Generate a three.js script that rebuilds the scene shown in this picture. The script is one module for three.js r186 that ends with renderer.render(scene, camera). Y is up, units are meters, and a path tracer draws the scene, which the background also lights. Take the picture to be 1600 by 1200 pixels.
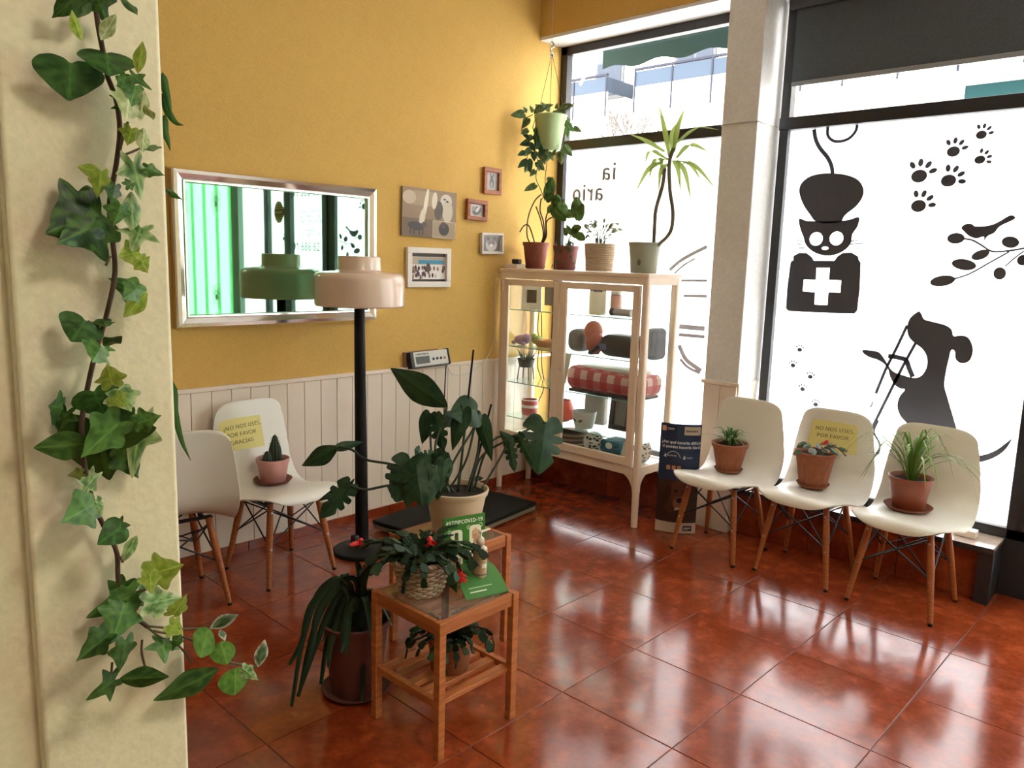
import * as THREE from 'three';
import { RoundedBoxGeometry } from 'three/addons/geometries/RoundedBoxGeometry.js';
import { TextGeometry } from 'three/addons/geometries/TextGeometry.js';
import { FontLoader } from 'three/addons/loaders/FontLoader.js';
import { RectAreaLightUniformsLib } from 'three/addons/lights/RectAreaLightUniformsLib.js';
import * as BGU from 'three/addons/utils/BufferGeometryUtils.js';

// ---------- camera, sky, sun, exposure ----------
// World: yellow wall is the plane z = 0, the shop-window plinth the plane x = 0, y up, metres.
const scene = new THREE.Scene();
const renderer = new THREE.WebGLRenderer({ antialias: true });
renderer.toneMapping = THREE.LinearToneMapping;
renderer.toneMappingExposure = 1.5;
renderer.shadowMap.enabled = true;
RectAreaLightUniformsLib.init();
const camera = new THREE.PerspectiveCamera(52.40, 4 / 3, 0.05, 120);
{
  const yaw = 46.816 * Math.PI / 180, pit = -9.024 * Math.PI / 180, rol = 1.674 * Math.PI / 180;
  const fw = new THREE.Vector3(Math.sin(yaw) * Math.cos(pit), Math.sin(pit), -Math.cos(yaw) * Math.cos(pit));
  const r0 = new THREE.Vector3(Math.cos(yaw), 0, Math.sin(yaw)), u0 = new THREE.Vector3().crossVectors(r0, fw);
  const r = r0.clone().multiplyScalar(Math.cos(rol)).addScaledVector(u0, Math.sin(rol));
  const u = u0.clone().multiplyScalar(Math.cos(rol)).addScaledVector(r0, -Math.sin(rol));
  camera.quaternion.setFromRotationMatrix(new THREE.Matrix4().makeBasis(r, u, fw.clone().negate()));
  camera.position.set(-4.047, 1.51, 3.588);
}
const SKY = 13.5;
{
  const w = 256, h = 128, d = new Float32Array(w * h * 4);
  for (let j = 0; j < h; j++) for (let i = 0; i < w; i++) {
    const el = Math.max(0, (j + 0.5) / h - 0.5) * 2, k = (j * w + i) * 4, t = Math.pow(el, 0.6);
    d[k] = 1.0 - 0.30 * t; d[k + 1] = 1.0 - 0.17 * t; d[k + 2] = 1.02 - 0.02 * t; d[k + 3] = 1;
  }
  const t = new THREE.DataTexture(d, w, h, THREE.RGBAFormat, THREE.FloatType);
  t.mapping = THREE.EquirectangularReflectionMapping; t.magFilter = THREE.LinearFilter; t.needsUpdate = true;
  scene.background = t; scene.backgroundIntensity = SKY;
}
const sun = new THREE.DirectionalLight(0xfff0dc, 16);
sun.position.set(-12, 17, -9); sun.target.position.set(9, 2, 3); sun.castShadow = true;
Object.assign(sun.shadow.camera, { left: -25, right: 25, top: 25, bottom: -25, near: 1, far: 80 });
scene.add(sun, sun.target);

// ---------- helpers ----------
const V = (x, y, z) => new THREE.Vector3(x, y, z);
let seed = 7; const rnd = () => { seed = (seed + 0x6D2B79F5) | 0; let t = Math.imul(seed ^ (seed >>> 15), 1 | seed); t = (t + Math.imul(t ^ (t >>> 7), 61 | t)) ^ t; return ((t ^ (t >>> 14)) >>> 0) / 4294967296; };
const rr = (a, b) => a + (b - a) * rnd();
const taken = {};
const numbered = n => { const k = taken[n] = (taken[n] ?? -1) + 1; return k ? `${n}_${String(k).padStart(3, '0')}` : n; };
const col = c => (Array.isArray(c) ? new THREE.Color().setRGB(...c) : new THREE.Color(c));
const std = (c, roughness = 0.6, o = {}) => new THREE.MeshStandardMaterial({ color: col(c), roughness, side: THREE.DoubleSide, ...o });
const phy = (c, roughness = 0.6, o = {}) => new THREE.MeshPhysicalMaterial({ color: col(c), roughness, side: THREE.DoubleSide, ...o });
function clean(g) {
  if (g.index) g = g.toNonIndexed();
  if (!g.attributes.normal) g.computeVertexNormals();
  const n = g.attributes.position.count;
  if (!g.attributes.uv) g.setAttribute('uv', new THREE.BufferAttribute(new Float32Array(n * 2), 2));
  for (const k of Object.keys(g.attributes)) if (!['position', 'normal', 'uv', 'color'].includes(k)) g.deleteAttribute(k);
  g.morphAttributes = {}; g.groups = [];
  return g;
}
const merge = gs => gs.length === 1 ? gs[0] : BGU.mergeGeometries(gs.map(clean));
function obj(name, geos, m, parent = scene) {
  const g = Array.isArray(geos) ? merge(geos.flat()) : geos;
  const o = new THREE.Mesh(g, m); o.name = parent === scene ? numbered(name) : name;
  o.castShadow = o.receiveShadow = true; parent.add(o); return o;
}
function thing(name, label, category, p = [0, 0, 0], turn = 0, group) {
  const o = new THREE.Group(); o.name = numbered(name); scene.add(o);
  o.position.set(...p); o.rotation.y = turn; o.userData = { label, category }; if (group) o.userData.group = group; return o;
}
const tag = (o, label, category, group) => { o.userData = { label, category }; if (group) o.userData.group = group; return o; };
function struct(name, label, category) {
  const o = new THREE.Group(); o.name = numbered(name); scene.add(o); o.userData = { kind: 'structure', label, category }; return o;
}
const T = (g, x = 0, y = 0, z = 0, rx = 0, ry = 0, rz = 0, s = 1) => { g.applyMatrix4(new THREE.Matrix4().compose(V(x, y, z), new THREE.Quaternion().setFromEuler(new THREE.Euler(rx, ry, rz)), Array.isArray(s) ? V(...s) : V(s, s, s))); return g; };
function box(x0, x1, y0, y1, z0, z1, r = 0) {
  const w = x1 - x0, h = y1 - y0, d = z1 - z0;
  const g = r ? new RoundedBoxGeometry(w, h, d, 2, Math.min(r, w / 2.01, h / 2.01, d / 2.01)) : new THREE.BoxGeometry(w, h, d);
  const p = g.attributes.position, n = g.attributes.normal, uv = g.attributes.uv;
  g.translate((x0 + x1) / 2, (y0 + y1) / 2, (z0 + z1) / 2);
  for (let i = 0; i < p.count; i++) {   // uv in metres
    const ax = Math.abs(n.getX(i)), ay = Math.abs(n.getY(i)), az = Math.abs(n.getZ(i));
    if (ay >= ax && ay >= az) uv.setXY(i, p.getX(i), p.getZ(i)); else if (ax > az) uv.setXY(i, p.getZ(i), p.getY(i)); else uv.setXY(i, p.getX(i), p.getY(i));
  }
  return g;
}
function bar(a, b, r0, r1 = r0, seg = 12) {
  const A = V(...a), B = V(...b), d = B.clone().sub(A), g = new THREE.CylinderGeometry(r1, r0, d.length(), seg, 1);
  g.applyQuaternion(new THREE.Quaternion().setFromUnitVectors(V(0, 1, 0), d.normalize()));
  return g.translate((A.x + B.x) / 2, (A.y + B.y) / 2, (A.z + B.z) / 2);
}
const curve = pts => new THREE.CatmullRomCurve3(pts.map(p => Array.isArray(p) ? V(...p) : p));
const tube = (pts, r, n = 24, seg = 8) => new THREE.TubeGeometry(curve(pts), n, r, seg, false);
const lathe = (pts, seg = 40) => new THREE.LatheGeometry(pts.map(p => new THREE.Vector2(...p)), seg);
const ell = (x, y, z, a, b, c, n = 20) => T(new THREE.SphereGeometry(1, n, Math.round(n * .7)), x, y, z, 0, 0, 0, [a, b, c]);
// tileable value noise
function noise2(n, s0) { const a = new Float32Array(n * n); let s = s0; for (let i = 0; i < a.length; i++) { s = (Math.imul(s, 1664525) + 1013904223) >>> 0; a[i] = s / 4294967296; } return (x, y) => { x *= n; y *= n; const xi = Math.floor(x), yi = Math.floor(y); let fx = x - xi, fy = y - yi; fx = fx * fx * (3 - 2 * fx); fy = fy * fy * (3 - 2 * fy); const g = (i, j) => a[((j % n + n) % n) * n + ((i % n + n) % n)]; return (g(xi, yi) * (1 - fx) + g(xi + 1, yi) * fx) * (1 - fy) + (g(xi, yi + 1) * (1 - fx) + g(xi + 1, yi + 1) * fx) * fy; }; }
function fbm(n, oct, s0) { const f = []; for (let i = 0; i < oct; i++) f.push(noise2(n << i, s0 + i * 977)); return (x, y) => { let v = 0, a = .5, t = 0; for (const q of f) { v += a * q(x, y); t += a; a *= .55; } return v / t; }; }
function tex(n, fn, srgb, m = n) {
  const d = new Uint8Array(n * m * 4);
  for (let j = 0; j < m; j++) for (let i = 0; i < n; i++) { const c = fn(i / n, j / m), k = (j * n + i) * 4; if (typeof c === 'number') d[k] = d[k + 1] = d[k + 2] = Math.max(0, Math.min(255, c * 255)); else for (let q = 0; q < 3; q++) d[k + q] = Math.max(0, Math.min(255, c[q] * 255)); d[k + 3] = 255; }
  const t = new THREE.DataTexture(d, n, m, THREE.RGBAFormat); t.magFilter = THREE.LinearFilter; t.wrapS = t.wrapT = THREE.RepeatWrapping; if (srgb) t.colorSpace = THREE.SRGBColorSpace; t.needsUpdate = true; return t;
}
function texF(n, fn) { const d = new Float32Array(n * n * 4); for (let j = 0; j < n; j++) for (let i = 0; i < n; i++) { const k = (j * n + i) * 4; d[k] = d[k + 1] = d[k + 2] = fn(i / n, j / n); d[k + 3] = 1; } const t = new THREE.DataTexture(d, n, n, THREE.RGBAFormat, THREE.FloatType); t.magFilter = THREE.LinearFilter; t.wrapS = t.wrapT = THREE.RepeatWrapping; t.needsUpdate = true; return t; }
const rep = (t, x, y = x) => { const c = t.clone(); c.repeat.set(x, y); c.needsUpdate = true; return c; };
function canvasTex(w, h, draw) {
  const c = document.createElement('canvas'); c.width = w; c.height = h; draw(c.getContext('2d'), w, h);
  const t = new THREE.CanvasTexture(c); t.colorSpace = THREE.SRGBColorSpace; t.magFilter = THREE.LinearFilter; return t;
}
const lerp = (a, b, t) => a.map((v, i) => v + (b[i] - v) * t);
const font = await new FontLoader().loadAsync('fonts/droid/droid_sans_bold.typeface.json');
const fontR = await new FontLoader().loadAsync('fonts/droid/droid_sans_regular.typeface.json');
// ---------- materials of the setting ----------
const nA = fbm(8, 6, 11), nB = fbm(16, 5, 47), nC = fbm(64, 3, 91), nD = fbm(4, 5, 5);
const tileCol = tex(1024, (x, y) => {
  const a = nA(x, y), b = nB(x, y), c = nC(x, y);
  const m = Math.max(0, Math.min(1, (a * .5 + b * .5 - .34) / .32));
  let k = lerp([.50, .20, .092], [.585, .255, .128], m);
  if (b > .58) k = lerp(k, [.63, .28, .145], Math.min(.8, (b - .58) * 4));
  return k.map(v => v * (.90 + .20 * c));
}, true);
const tileRough = tex(512, (x, y) => .07 + .09 * nB(x, y) + .05 * nC(x, y));
const nE = fbm(5, 2, 311), tileBump = texF(256, (x, y) => nE(x, y));
const M = {};
M.tile = phy(0xffffff, 1, { map: tileCol, roughnessMap: tileRough, bumpMap: tileBump, bumpScale: 0.0009, ior: 1.58 });
M.plinth = phy(0xffffff, 1, { map: tileCol, roughnessMap: tileRough, bumpMap: tileBump, bumpScale: 0.0006, ior: 1.5 });
M.grout = std([.16, .085, .06], .8);
const plasterBump = tex(512, (x, y) => nC(x, y) * .6 + nB(x, y) * .4);
const plasterCol = tex(512, (x, y) => { const k = .93 + .07 * nC(x, y) - .035 * nA(x, y); return [k, k, k]; }, true);
M.yellow = std([.74, .455, .11], .8, { map: rep(plasterCol, 2.6), bumpMap: rep(plasterBump, 3.4), bumpScale: 0.0016 });
M.cream = std([.87, .79, .58], .65, { map: rep(plasterCol, 2.3), bumpMap: rep(plasterBump, 3), bumpScale: 0.0005 });
M.white = std([.86, .85, .83], .62, { map: rep(plasterCol, 1.1), bumpMap: rep(plasterBump, 2), bumpScale: 0.0012 });
M.board = std([.82, .69, .57], .48);
M.ceil = std([.82, .80, .75], .85);
M.black = std([.018, .018, .02], .38);
M.blackMatte = phy([.010, .009, .009], .5, { specularIntensity: .35 });
M.chrome = std([.86, .86, .85], .12, { metalness: 1 });
M.steel = std([.6, .6, .6], .3, { metalness: 1 });
M.clear = phy(0xffffff, 0, { transmission: 1, thickness: 0, ior: 1.45 });
M.film = phy([.95, .95, .95], 1, { transmission: .8, thickness: 0, ior: 1.3 });
M.vinyl = std([.06, .062, .078], .6);
M.vinylGrey = std([.30, .30, .31], .6);

// ---------- floor ----------
const floor = struct('floor', 'glossy terracotta red tiled floor', 'floor');
obj('grout', [box(-6.6, .4, -.12, -.0035, -.1, 6.7)], M.grout, floor);
{
  const P = .45, gap = .0032, vars = [];
  for (let v = 0; v < 8; v++) {
    const g = new RoundedBoxGeometry(P - gap, .03, P - gap, 1, .0016), p = g.attributes.position, uv = g.attributes.uv, ox = rnd(), oy = rnd(), q = v % 4;
    for (let i = 0; i < p.count; i++) { let a = p.getX(i), b = p.getZ(i); for (let k = 0; k < q; k++) [a, b] = [b, -a]; uv.setXY(i, a * 1.1 + ox, b * 1.1 + oy); }
    vars.push(g);
  }
  // joints measured at x = -0.68, -1.13, -1.58 ... and z = 1.535, 1.985, 2.435 ...
  for (let i = -12; i <= 2; i++) for (let j = -4; j <= 10; j++) {
    const x = -.68 + P * i + P / 2, z = 1.535 + P * j + P / 2;
    if (x - P / 2 > .1 || z + P / 2 < 0.0) continue;
    const o = obj('tile', vars[Math.floor(rnd() * 8)], M.tile, floor); o.position.set(x, -.015, z);
  }
}
// ---------- yellow wall with boarded dado ----------
const wallB = struct('wall_back', 'mustard yellow plastered wall with white boarded dado', 'wall');
obj('plaster', [box(-6.6, .24, .868, 3.3, -.15, 0), box(-6.6, .24, -.1, .868, -.15, -.002)], M.yellow, wallB);
{
  const gb = box(-.0497, .0497, .05, .845, 0, .012, .003);
  for (let i = 0; i < 38; i++) { const o = obj('board', gb, M.board, wallB); o.position.set(-.06 - i * .1015, 0, 0); }
}
obj('dado_cap', [box(-4, .15, .845, .868, 0, .02, .005)], M.board, wallB);
const bbB = struct('baseboard_back', 'terracotta tile skirting along the yellow wall', 'skirting');
for (let i = 0; i < 9; i++) { const g = box(-.2235, .2235, 0, .052, .001, .019, .002); const o = obj('tile', g, M.plinth, bbB); o.position.x = -.15 - i * .45; }
// ---------- side and rear walls, ceiling ----------
const wl = struct('wall_left', 'cream side wall of the waiting room', 'wall'); obj('plaster', [box(-6.75, -6.6, -.1, 3.3, -.15, 6.8)], M.cream, wl);
const wr = struct('wall_rear', 'cream wall behind the viewer', 'wall'); obj('plaster', [box(-6.75, .6, -.1, 3.3, 6.65, 6.8)], M.cream, wr);
const cl = struct('ceiling', 'white ceiling of the waiting room', 'ceiling'); obj('slab', [box(-6.75, .6, 3.3, 3.45, -.15, 6.8)], M.ceil, cl);
// ---------- window wall ----------
const ww = struct('wall_right', 'window wall with lintel, column and terracotta plinth', 'wall');
obj('lintel', [box(-.056, .14, 2.946, 3.3, -.02, 6.65, .004)], M.yellow, ww);
obj('reveal_head', [box(-.05, .30, 2.925, 2.9458, 0, 6.65), box(.14, .30, 2.93, 3.3, -.02, 6.65)], M.white, ww);
obj('plinth_core', [box(.022, .30, -.1, .255, 0, 2.862), box(.022, .3, -.1, .255, 4.45, 6.65)], M.grout, ww);
for (let k = 0; k < 7; k++) { const z0 = -.04 + k * .45 - .2, z1 = Math.min(z0 + .4465, 2.862); const o = obj('tile', box(0, .022, .001, .252, Math.max(z0, .002), z1, .002), M.plinth, ww); }
for (let k = 0; k < 5; k++) obj('tile', box(0, .022, .001, .252, 4.45 + k * .45, 4.8965 + k * .45, .002), M.plinth, ww);
// column with boarded foot
const cz0 = 1.356, cz1 = 1.565;
const pc = struct('column', 'square white column between the two shop windows', 'column');
obj('shaft', [box(-.056, .30, .85, 2.947, cz0, cz1, .006), box(-.05, .30, 0, .86, cz0 + .006, cz1 - .006)], M.white, pc);
for (let i = 0; i < 2; i++) obj('board', box(-.062, -.05, .0, .846, cz0 + .002 + i * .103, cz0 + .102 + i * .103, .003), M.board, pc);
for (const [z0, z1] of [[cz1 - .006, cz1 + .006], [cz0 - .006, cz0 + .006]]) for (let i = 0; i < 2; i++) obj('board', box(-.05 + i * .103, .05 + i * .103, .3, .846, z0, z1, .003), M.board, pc);
obj('dado_cap', [box(-.07, .165, .846, .868, cz0 - .014, cz1 + .014, .005)], M.board, pc);
// sill
const sill = struct('window_sill', 'dark stone sill with black edge under the shop windows', 'sill');
obj('slab', [box(-.055, .30, .255, .272, 0, 1.348, .003), box(-.055, .30, .255, .272, 1.573, 2.875, .003)], std([.42, .33, .27], .12), sill);
obj('edge', [box(-.059, -.0555, .245, .2725, 1.573, 2.878, .001), box(-.0555, .02, .245, .2545, 2.862, 2.878, .001)], M.black, sill);
obj('leg', [box(-.05, -.012, 0, .254, 2.815, 2.878, .003)], M.black, sill); obj('end_plate', [box(0, .3, 0, .254, 2.8625, 2.872)], M.black, sill);
// windows: outer frame bars, transom, panes
const fx0 = .165, fx1 = .225, gx = .20;
function windowUnit(n, label, z0, z1, y0, tr, y1, wl_, wr_, film, lower = true) {
  const w = struct('window_' + n, label, 'window');
  const b = .055;
  obj('frame', [box(fx0, fx1, y0, y1, z0, z0 + wl_, .003), box(fx0, fx1, y0, y1, z1 - wr_, z1, .003), box(fx0, fx1, y0, y0 + .05, z0, z1, .003), box(fx0, fx1, y1 - b, y1, z0, z1, .003)], M.black, w);
  if (tr) obj('transom', [box(fx0 - .01, fx1, tr - .035, tr + .03, z0, z1, .003)], M.black, w);
  const pane = (a, c, m, nm) => { const g = new THREE.PlaneGeometry(z1 - z0, c - a); g.rotateY(-Math.PI / 2); g.translate(gx, (a + c) / 2, (z0 + z1) / 2); return obj(nm, g, m, w); };
  if (tr) pane(tr, y1, M.clear, 'upper_pane');
  pane(y0, tr || y1, film, 'lower_pane');
  return w;
}
const win1 = windowUnit(1, 'tall left shop window with frosted lower pane, beside the yellow wall', 0, 1.40, .272, 2.285, 2.925, .055, .05, M.film);
const win2 = windowUnit(2, 'wide frosted shop window decorated with black cat and dog silhouettes', 1.585, 2.99, .272, 2.285, 2.925, .05, .115, M.film);
const D = {
tail: [[1.764,2.247],[1.777,2.197],[1.802,2.151],[1.852,2.093],[1.876,2.048],[1.885,2.009]],
loop: [[1.837,2.258],[1.842,2.208],[1.873,2.179],[1.912,2.173],[1.955,2.185],[1.984,2.218],[1.990,2.249]],
body: [[1.710,1.933],[1.719,1.967],[1.757,1.999],[1.814,2.013],[1.883,2.012],[1.962,1.999],[2.024,1.969],[2.054,1.920],[2.049,1.877],[2.021,1.835],[1.970,1.792],[1.951,1.759],[1.820,1.761],[1.781,1.801],[1.734,1.864]],
head: [[1.724,1.779],[1.766,1.767],[1.819,1.764],[1.883,1.762],[1.950,1.765],[1.994,1.770],[2.044,1.782],[2.041,1.736],[2.018,1.693],[2.015,1.649],[1.982,1.609],[1.933,1.586],[1.877,1.583],[1.817,1.602],[1.772,1.641],[1.756,1.681],[1.734,1.727]],
eyes: [[1.828,1.670],[1.937,1.673]],
nose: [[1.881,1.621]],
whisk0: [[1.759,1.656],[1.704,1.665],[1.655,1.655]],
whisk1: [[1.760,1.640],[1.694,1.641],[1.628,1.614]],
whisk2: [[1.770,1.622],[1.708,1.614],[1.662,1.580]],
whisk3: [[2.010,1.657],[2.059,1.666],[2.111,1.660]],
whisk4: [[2.012,1.643],[2.071,1.647],[2.133,1.619]],
whisk5: [[2.002,1.626],[2.063,1.621],[2.101,1.589]],
case: [[1.696,1.545],[1.711,1.554],[1.709,1.577],[1.740,1.595],[1.782,1.595],[1.813,1.573],[1.827,1.553],[1.936,1.555],[1.951,1.579],[1.977,1.598],[2.021,1.601],[2.058,1.581],[2.064,1.561],[2.075,1.550],[2.083,1.418],[2.081,1.301],[2.068,1.283],[1.882,1.275],[1.707,1.273],[1.691,1.287],[1.689,1.412]],
cross: [[1.844,1.516],[1.916,1.518],[1.917,1.454],[1.982,1.453],[1.984,1.389],[1.920,1.388],[1.921,1.319],[1.851,1.318],[1.848,1.384],[1.779,1.387],[1.780,1.451],[1.847,1.451]],
dog: [[2.381,1.315],[2.395,1.300],[2.407,1.279],[2.457,1.267],[2.510,1.255],[2.536,1.237],[2.549,1.206],[2.576,1.212],[2.609,1.206],[2.634,1.167],[2.639,1.127],[2.626,1.089],[2.595,1.077],[2.570,1.093],[2.560,1.134],[2.547,1.138],[2.540,1.095],[2.534,1.031],[2.534,0.957],[2.552,0.906],[2.579,0.835],[2.608,0.759],[2.637,0.684],[2.670,0.594],[2.392,0.537],[2.392,0.639],[2.391,0.730],[2.347,0.776],[2.327,0.824],[2.332,0.874],[2.354,0.916],[2.328,0.918],[2.300,0.937],[2.278,0.970],[2.264,1.008],[2.247,1.030],[2.210,1.051],[2.166,1.061],[2.135,1.077],[2.125,1.094],[2.168,1.098],[2.209,1.093],[2.235,1.068],[2.261,1.032],[2.288,1.002],[2.336,0.988],[2.388,0.980],[2.417,0.989],[2.437,1.017],[2.445,1.055],[2.438,1.095],[2.414,1.130],[2.378,1.154],[2.347,1.183],[2.334,1.226],[2.338,1.269],[2.357,1.297]],
dogtail: [[2.662,0.630],[2.729,0.643],[2.788,0.681],[2.844,0.745],[2.823,0.687],[2.784,0.643],[2.724,0.608],[2.665,0.601]],
arm: [[2.257,1.078],[2.302,1.075],[2.344,1.065],[2.363,1.027],[2.385,0.983]],
lead1: [[2.333,1.242],[2.292,1.118],[2.251,1.003],[2.216,0.875]],
ring: [[2.213,0.858]],
clip: [[2.204,0.831],[2.201,0.810],[2.194,0.800]],
lead2: [[2.380,1.154],[2.332,1.029],[2.259,0.819],[2.226,0.723],[2.190,0.619]],
loop2: [[2.241,0.737],[2.227,0.671],[2.260,0.614],[2.260,0.568],[2.238,0.543],[2.199,0.547]],
bird: [[2.526,1.724],[2.542,1.742],[2.570,1.742],[2.584,1.732],[2.646,1.736],[2.679,1.751],[2.727,1.781],[2.746,1.767],[2.686,1.729],[2.667,1.700],[2.643,1.686],[2.626,1.657],[2.627,1.682],[2.595,1.674],[2.562,1.687],[2.537,1.710]],
br1: [[2.538,1.674],[2.578,1.667],[2.621,1.643],[2.668,1.615],[2.737,1.619],[2.803,1.633],[2.851,1.644]],
br2: [[2.515,1.479],[2.581,1.506],[2.665,1.564],[2.737,1.614]],
br3: [[2.729,1.548],[2.762,1.586],[2.800,1.623]],
leaves: [[2.508,1.675,0.038,0.026,0.00],[2.737,1.658,0.036,0.026,-0.20],[2.621,1.598,0.039,0.022,0.40],[2.556,1.551,0.054,0.026,-0.15],[2.471,1.470,0.056,0.026,0.20],[2.710,1.514,0.026,0.029,0.30],[2.797,1.577,0.025,0.025,0.30],[2.822,1.682,0.031,0.021,0.80]],
paws: [[2.565,2.151,0.023,-0.50],[2.454,2.083,0.029,-0.35],[2.571,2.038,0.023,-0.95],[2.313,1.976,0.037,-0.30],[2.447,1.948,0.034,-0.75],[2.325,1.832,0.035,-0.60],[1.791,1.063,0.014,0.00],[1.760,0.972,0.014,0.10],[1.863,0.920,0.014,-0.10],[1.826,0.846,0.014,0.00],[1.907,0.771,0.014,0.00]],
txt: [[0.492,2.111],[0.378,2.117],[0.386,1.987],[0.130,1.963],[0.142,2.057]],
ring1: [[0.922,1.476],[0.985,1.528],[1.064,1.573],[1.172,1.623]],
ring2: [[0.957,1.456],[1.020,1.508],[1.098,1.552]],
rb: [[1.010,1.415],[1.188,1.421],[1.033,1.322],[1.195,1.328],[1.014,1.132],[1.194,1.132],[1.017,1.081],[1.197,1.083]],
ra: [[1.022,1.016],[1.078,0.933],[1.189,0.873],[1.037,0.929],[1.098,0.884],[1.182,0.858]]
};
// ---------- flat vinyl on the glass: outlines in (z, y) on the inner face of the pane ----------
const VX = .1975;
const toGlass = (g, x = VX) => { const p = g.attributes.position; for (let i = 0; i < p.count; i++) { const u = p.getX(i), v = p.getY(i); p.setXYZ(i, x, v, u); } g.computeVertexNormals(); return g; };
function outline(pts, holes = [], smooth = true) {
  const mk = (P, C) => { const v = P.map(p => new THREE.Vector2(...p)); const s = new C(); if (smooth) { const c = new THREE.CatmullRomCurve3(P.map(p => V(p[0], p[1], 0)), true, 'centripetal'); s.setFromPoints(c.getPoints(P.length * 4).map(q => new THREE.Vector2(q.x, q.y))); } else s.setFromPoints(v); return s; };
  const s = mk(pts, THREE.Shape); for (const h of holes) s.holes.push(h); return toGlass(new THREE.ShapeGeometry(s));
}
const circ = (z, y, a, b = a, rot = 0) => { const p = new THREE.Path(); p.absellipse(z, y, a, b, 0, Math.PI * 2, true, rot); return p; };
const disc = (z, y, a, b = a, rot = 0) => { const p = new THREE.Shape(); p.absellipse(z, y, a, b, 0, Math.PI * 2, false, rot); return toGlass(new THREE.ShapeGeometry(p, 20)); };
function stroke(pts, w, w2 = w) {
  const c = new THREE.CatmullRomCurve3(pts.map(p => V(p[0], p[1], 0))), n = pts.length * 6, a = [], idx = [];
  for (let i = 0; i <= n; i++) { const q = c.getPoint(i / n), t = c.getTangent(i / n), ww = (w + (w2 - w) * i / n) / 2; a.push(q.x - t.y * ww, q.y + t.x * ww, 0, q.x + t.y * ww, q.y - t.x * ww, 0); if (i < n) idx.push(2 * i, 2 * i + 1, 2 * i + 2, 2 * i + 1, 2 * i + 3, 2 * i + 2); }
  const g = new THREE.BufferGeometry(); g.setAttribute('position', new THREE.Float32BufferAttribute(a, 3)); g.setIndex(idx); return toGlass(g);
}
const pawGeo = (z, y, r, t) => { const o = [disc(z, y, r, r * .85)]; for (const k of [-1.15, -.4, .35, 1.1]) { const an = t + Math.PI / 2 + k * .8, d = r * 1.75; o.push(disc(z + Math.cos(an) * d, y + Math.sin(an) * d, r * .52, r * .33, an)); } return o; };
const hole = pts => { const p = new THREE.Path(); p.setFromPoints(pts.map(q => new THREE.Vector2(...q))); return p; };
const dl = (o, l) => { o.userData.label = l; return o; };
dl(obj('cat_decal', [stroke(D.tail, .022, .022), stroke(D.loop, .016), outline(D.body), outline(D.head, [circ(...D.eyes[0], .036), circ(...D.eyes[1], .036), circ(...D.nose[0], .018, .009)]), stroke([[D.eyes[0][0] - .012, D.eyes[0][1] - .03], [D.eyes[0][0] - .012, D.eyes[0][1]]], .003), stroke([[D.eyes[1][0] - .012, D.eyes[1][1] - .03], [D.eyes[1][0] - .012, D.eyes[1][1]]], .003), ...[0, 1, 2, 3, 4, 5].map(i => stroke(D['whisk' + i], .006, .003))], M.vinyl, win2), 'black cat silhouette peering over a first-aid case');
dl(obj('case_decal', [outline(D.case, [hole(D.cross)], false)], M.vinyl, win2), 'black first-aid case silhouette with white cross');
dl(obj('dog_decal', [outline(D.dog), outline(D.dogtail), stroke(D.arm, .024), stroke(D.lead1, .015), stroke(D.lead2, .015), stroke(D.loop2, .011), stroke(D.clip, .008), (() => { const s = new THREE.Shape(); s.absellipse(...D.ring[0], .016, .016, 0, 6.2832); s.holes.push(circ(...D.ring[0], .009)); return toGlass(new THREE.ShapeGeometry(s, 16)); })()], M.vinyl, win2), 'black dog silhouette holding its lead');
dl(obj('bird_decal', [outline(D.bird), stroke(D.br1, .009), stroke(D.br2, .008), stroke(D.br3, .007), ...D.leaves.map(l => disc(...l))], M.vinyl, win2), 'small bird on a leafy branch silhouette');
for (const p of D.paws) obj('paw_decal', pawGeo(...p), M.vinyl, win2);
for (const [s, z, y, h] of [['ia', .484, 2.045, .105], ['ario', .386, 1.917, .105]]) {   // lettering made to be read from the street
  const g = new TextGeometry(s, { font, size: h, depth: .0008, curveSegments: 6 }); g.computeBoundingBox();
  g.scale(s === 'ia' ? 1.0 : .98, 1, 1); g.rotateY(Math.PI / 2); g.translate(VX - .0006, y, z); obj('lettering', g, M.vinylGrey, win1);
}
obj('emblem_decal', [stroke(D.ring1, .022), stroke(D.ring2, .012), stroke(D.rb.slice(0, 2), .014), stroke(D.rb.slice(2, 4), .018), stroke(D.rb.slice(4, 6), .03), stroke(D.rb.slice(6, 8), .022), stroke(D.ra.slice(0, 3), .028), stroke(D.ra.slice(3, 6), .018)], M.vinylGrey, win1);
// ---------- entrance door and the glazing past it (right of the view, seen in the mirror) ----------
const door = struct('door_1', 'black framed glass entrance door with phone number lettering', 'door');
obj('frame', [box(.15, .235, 0, 2.925, 2.985, 3.075, .004), box(.15, .235, 0, .273, 2.874, 2.99), box(.15, .235, 0, 2.925, 3.66, 3.785, .004), box(.15, .235, 0, 2.925, 4.12, 4.2, .004), box(fx0, fx1, 0, .12, 3.07, 4.14), box(fx0, fx1, 2.25, 2.32, 3.07, 4.14), box(fx0, fx1, 2.87, 2.925, 3.07, 4.14)], M.black, door);
const glassPane = (z0, z1, y0, y1, m, nm, par) => { const g = new THREE.PlaneGeometry(z1 - z0, y1 - y0); g.rotateY(-Math.PI / 2); g.translate(gx, (y0 + y1) / 2, (z0 + z1) / 2); return obj(nm, g, m, par); };
glassPane(3.07, 3.66, .1, 2.26, M.film, 'pane', door); glassPane(3.78, 4.12, .1, 2.26, M.film, 'pane', door); glassPane(3.07, 4.12, 2.3, 2.9, M.clear, 'upper_pane', door);
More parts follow.
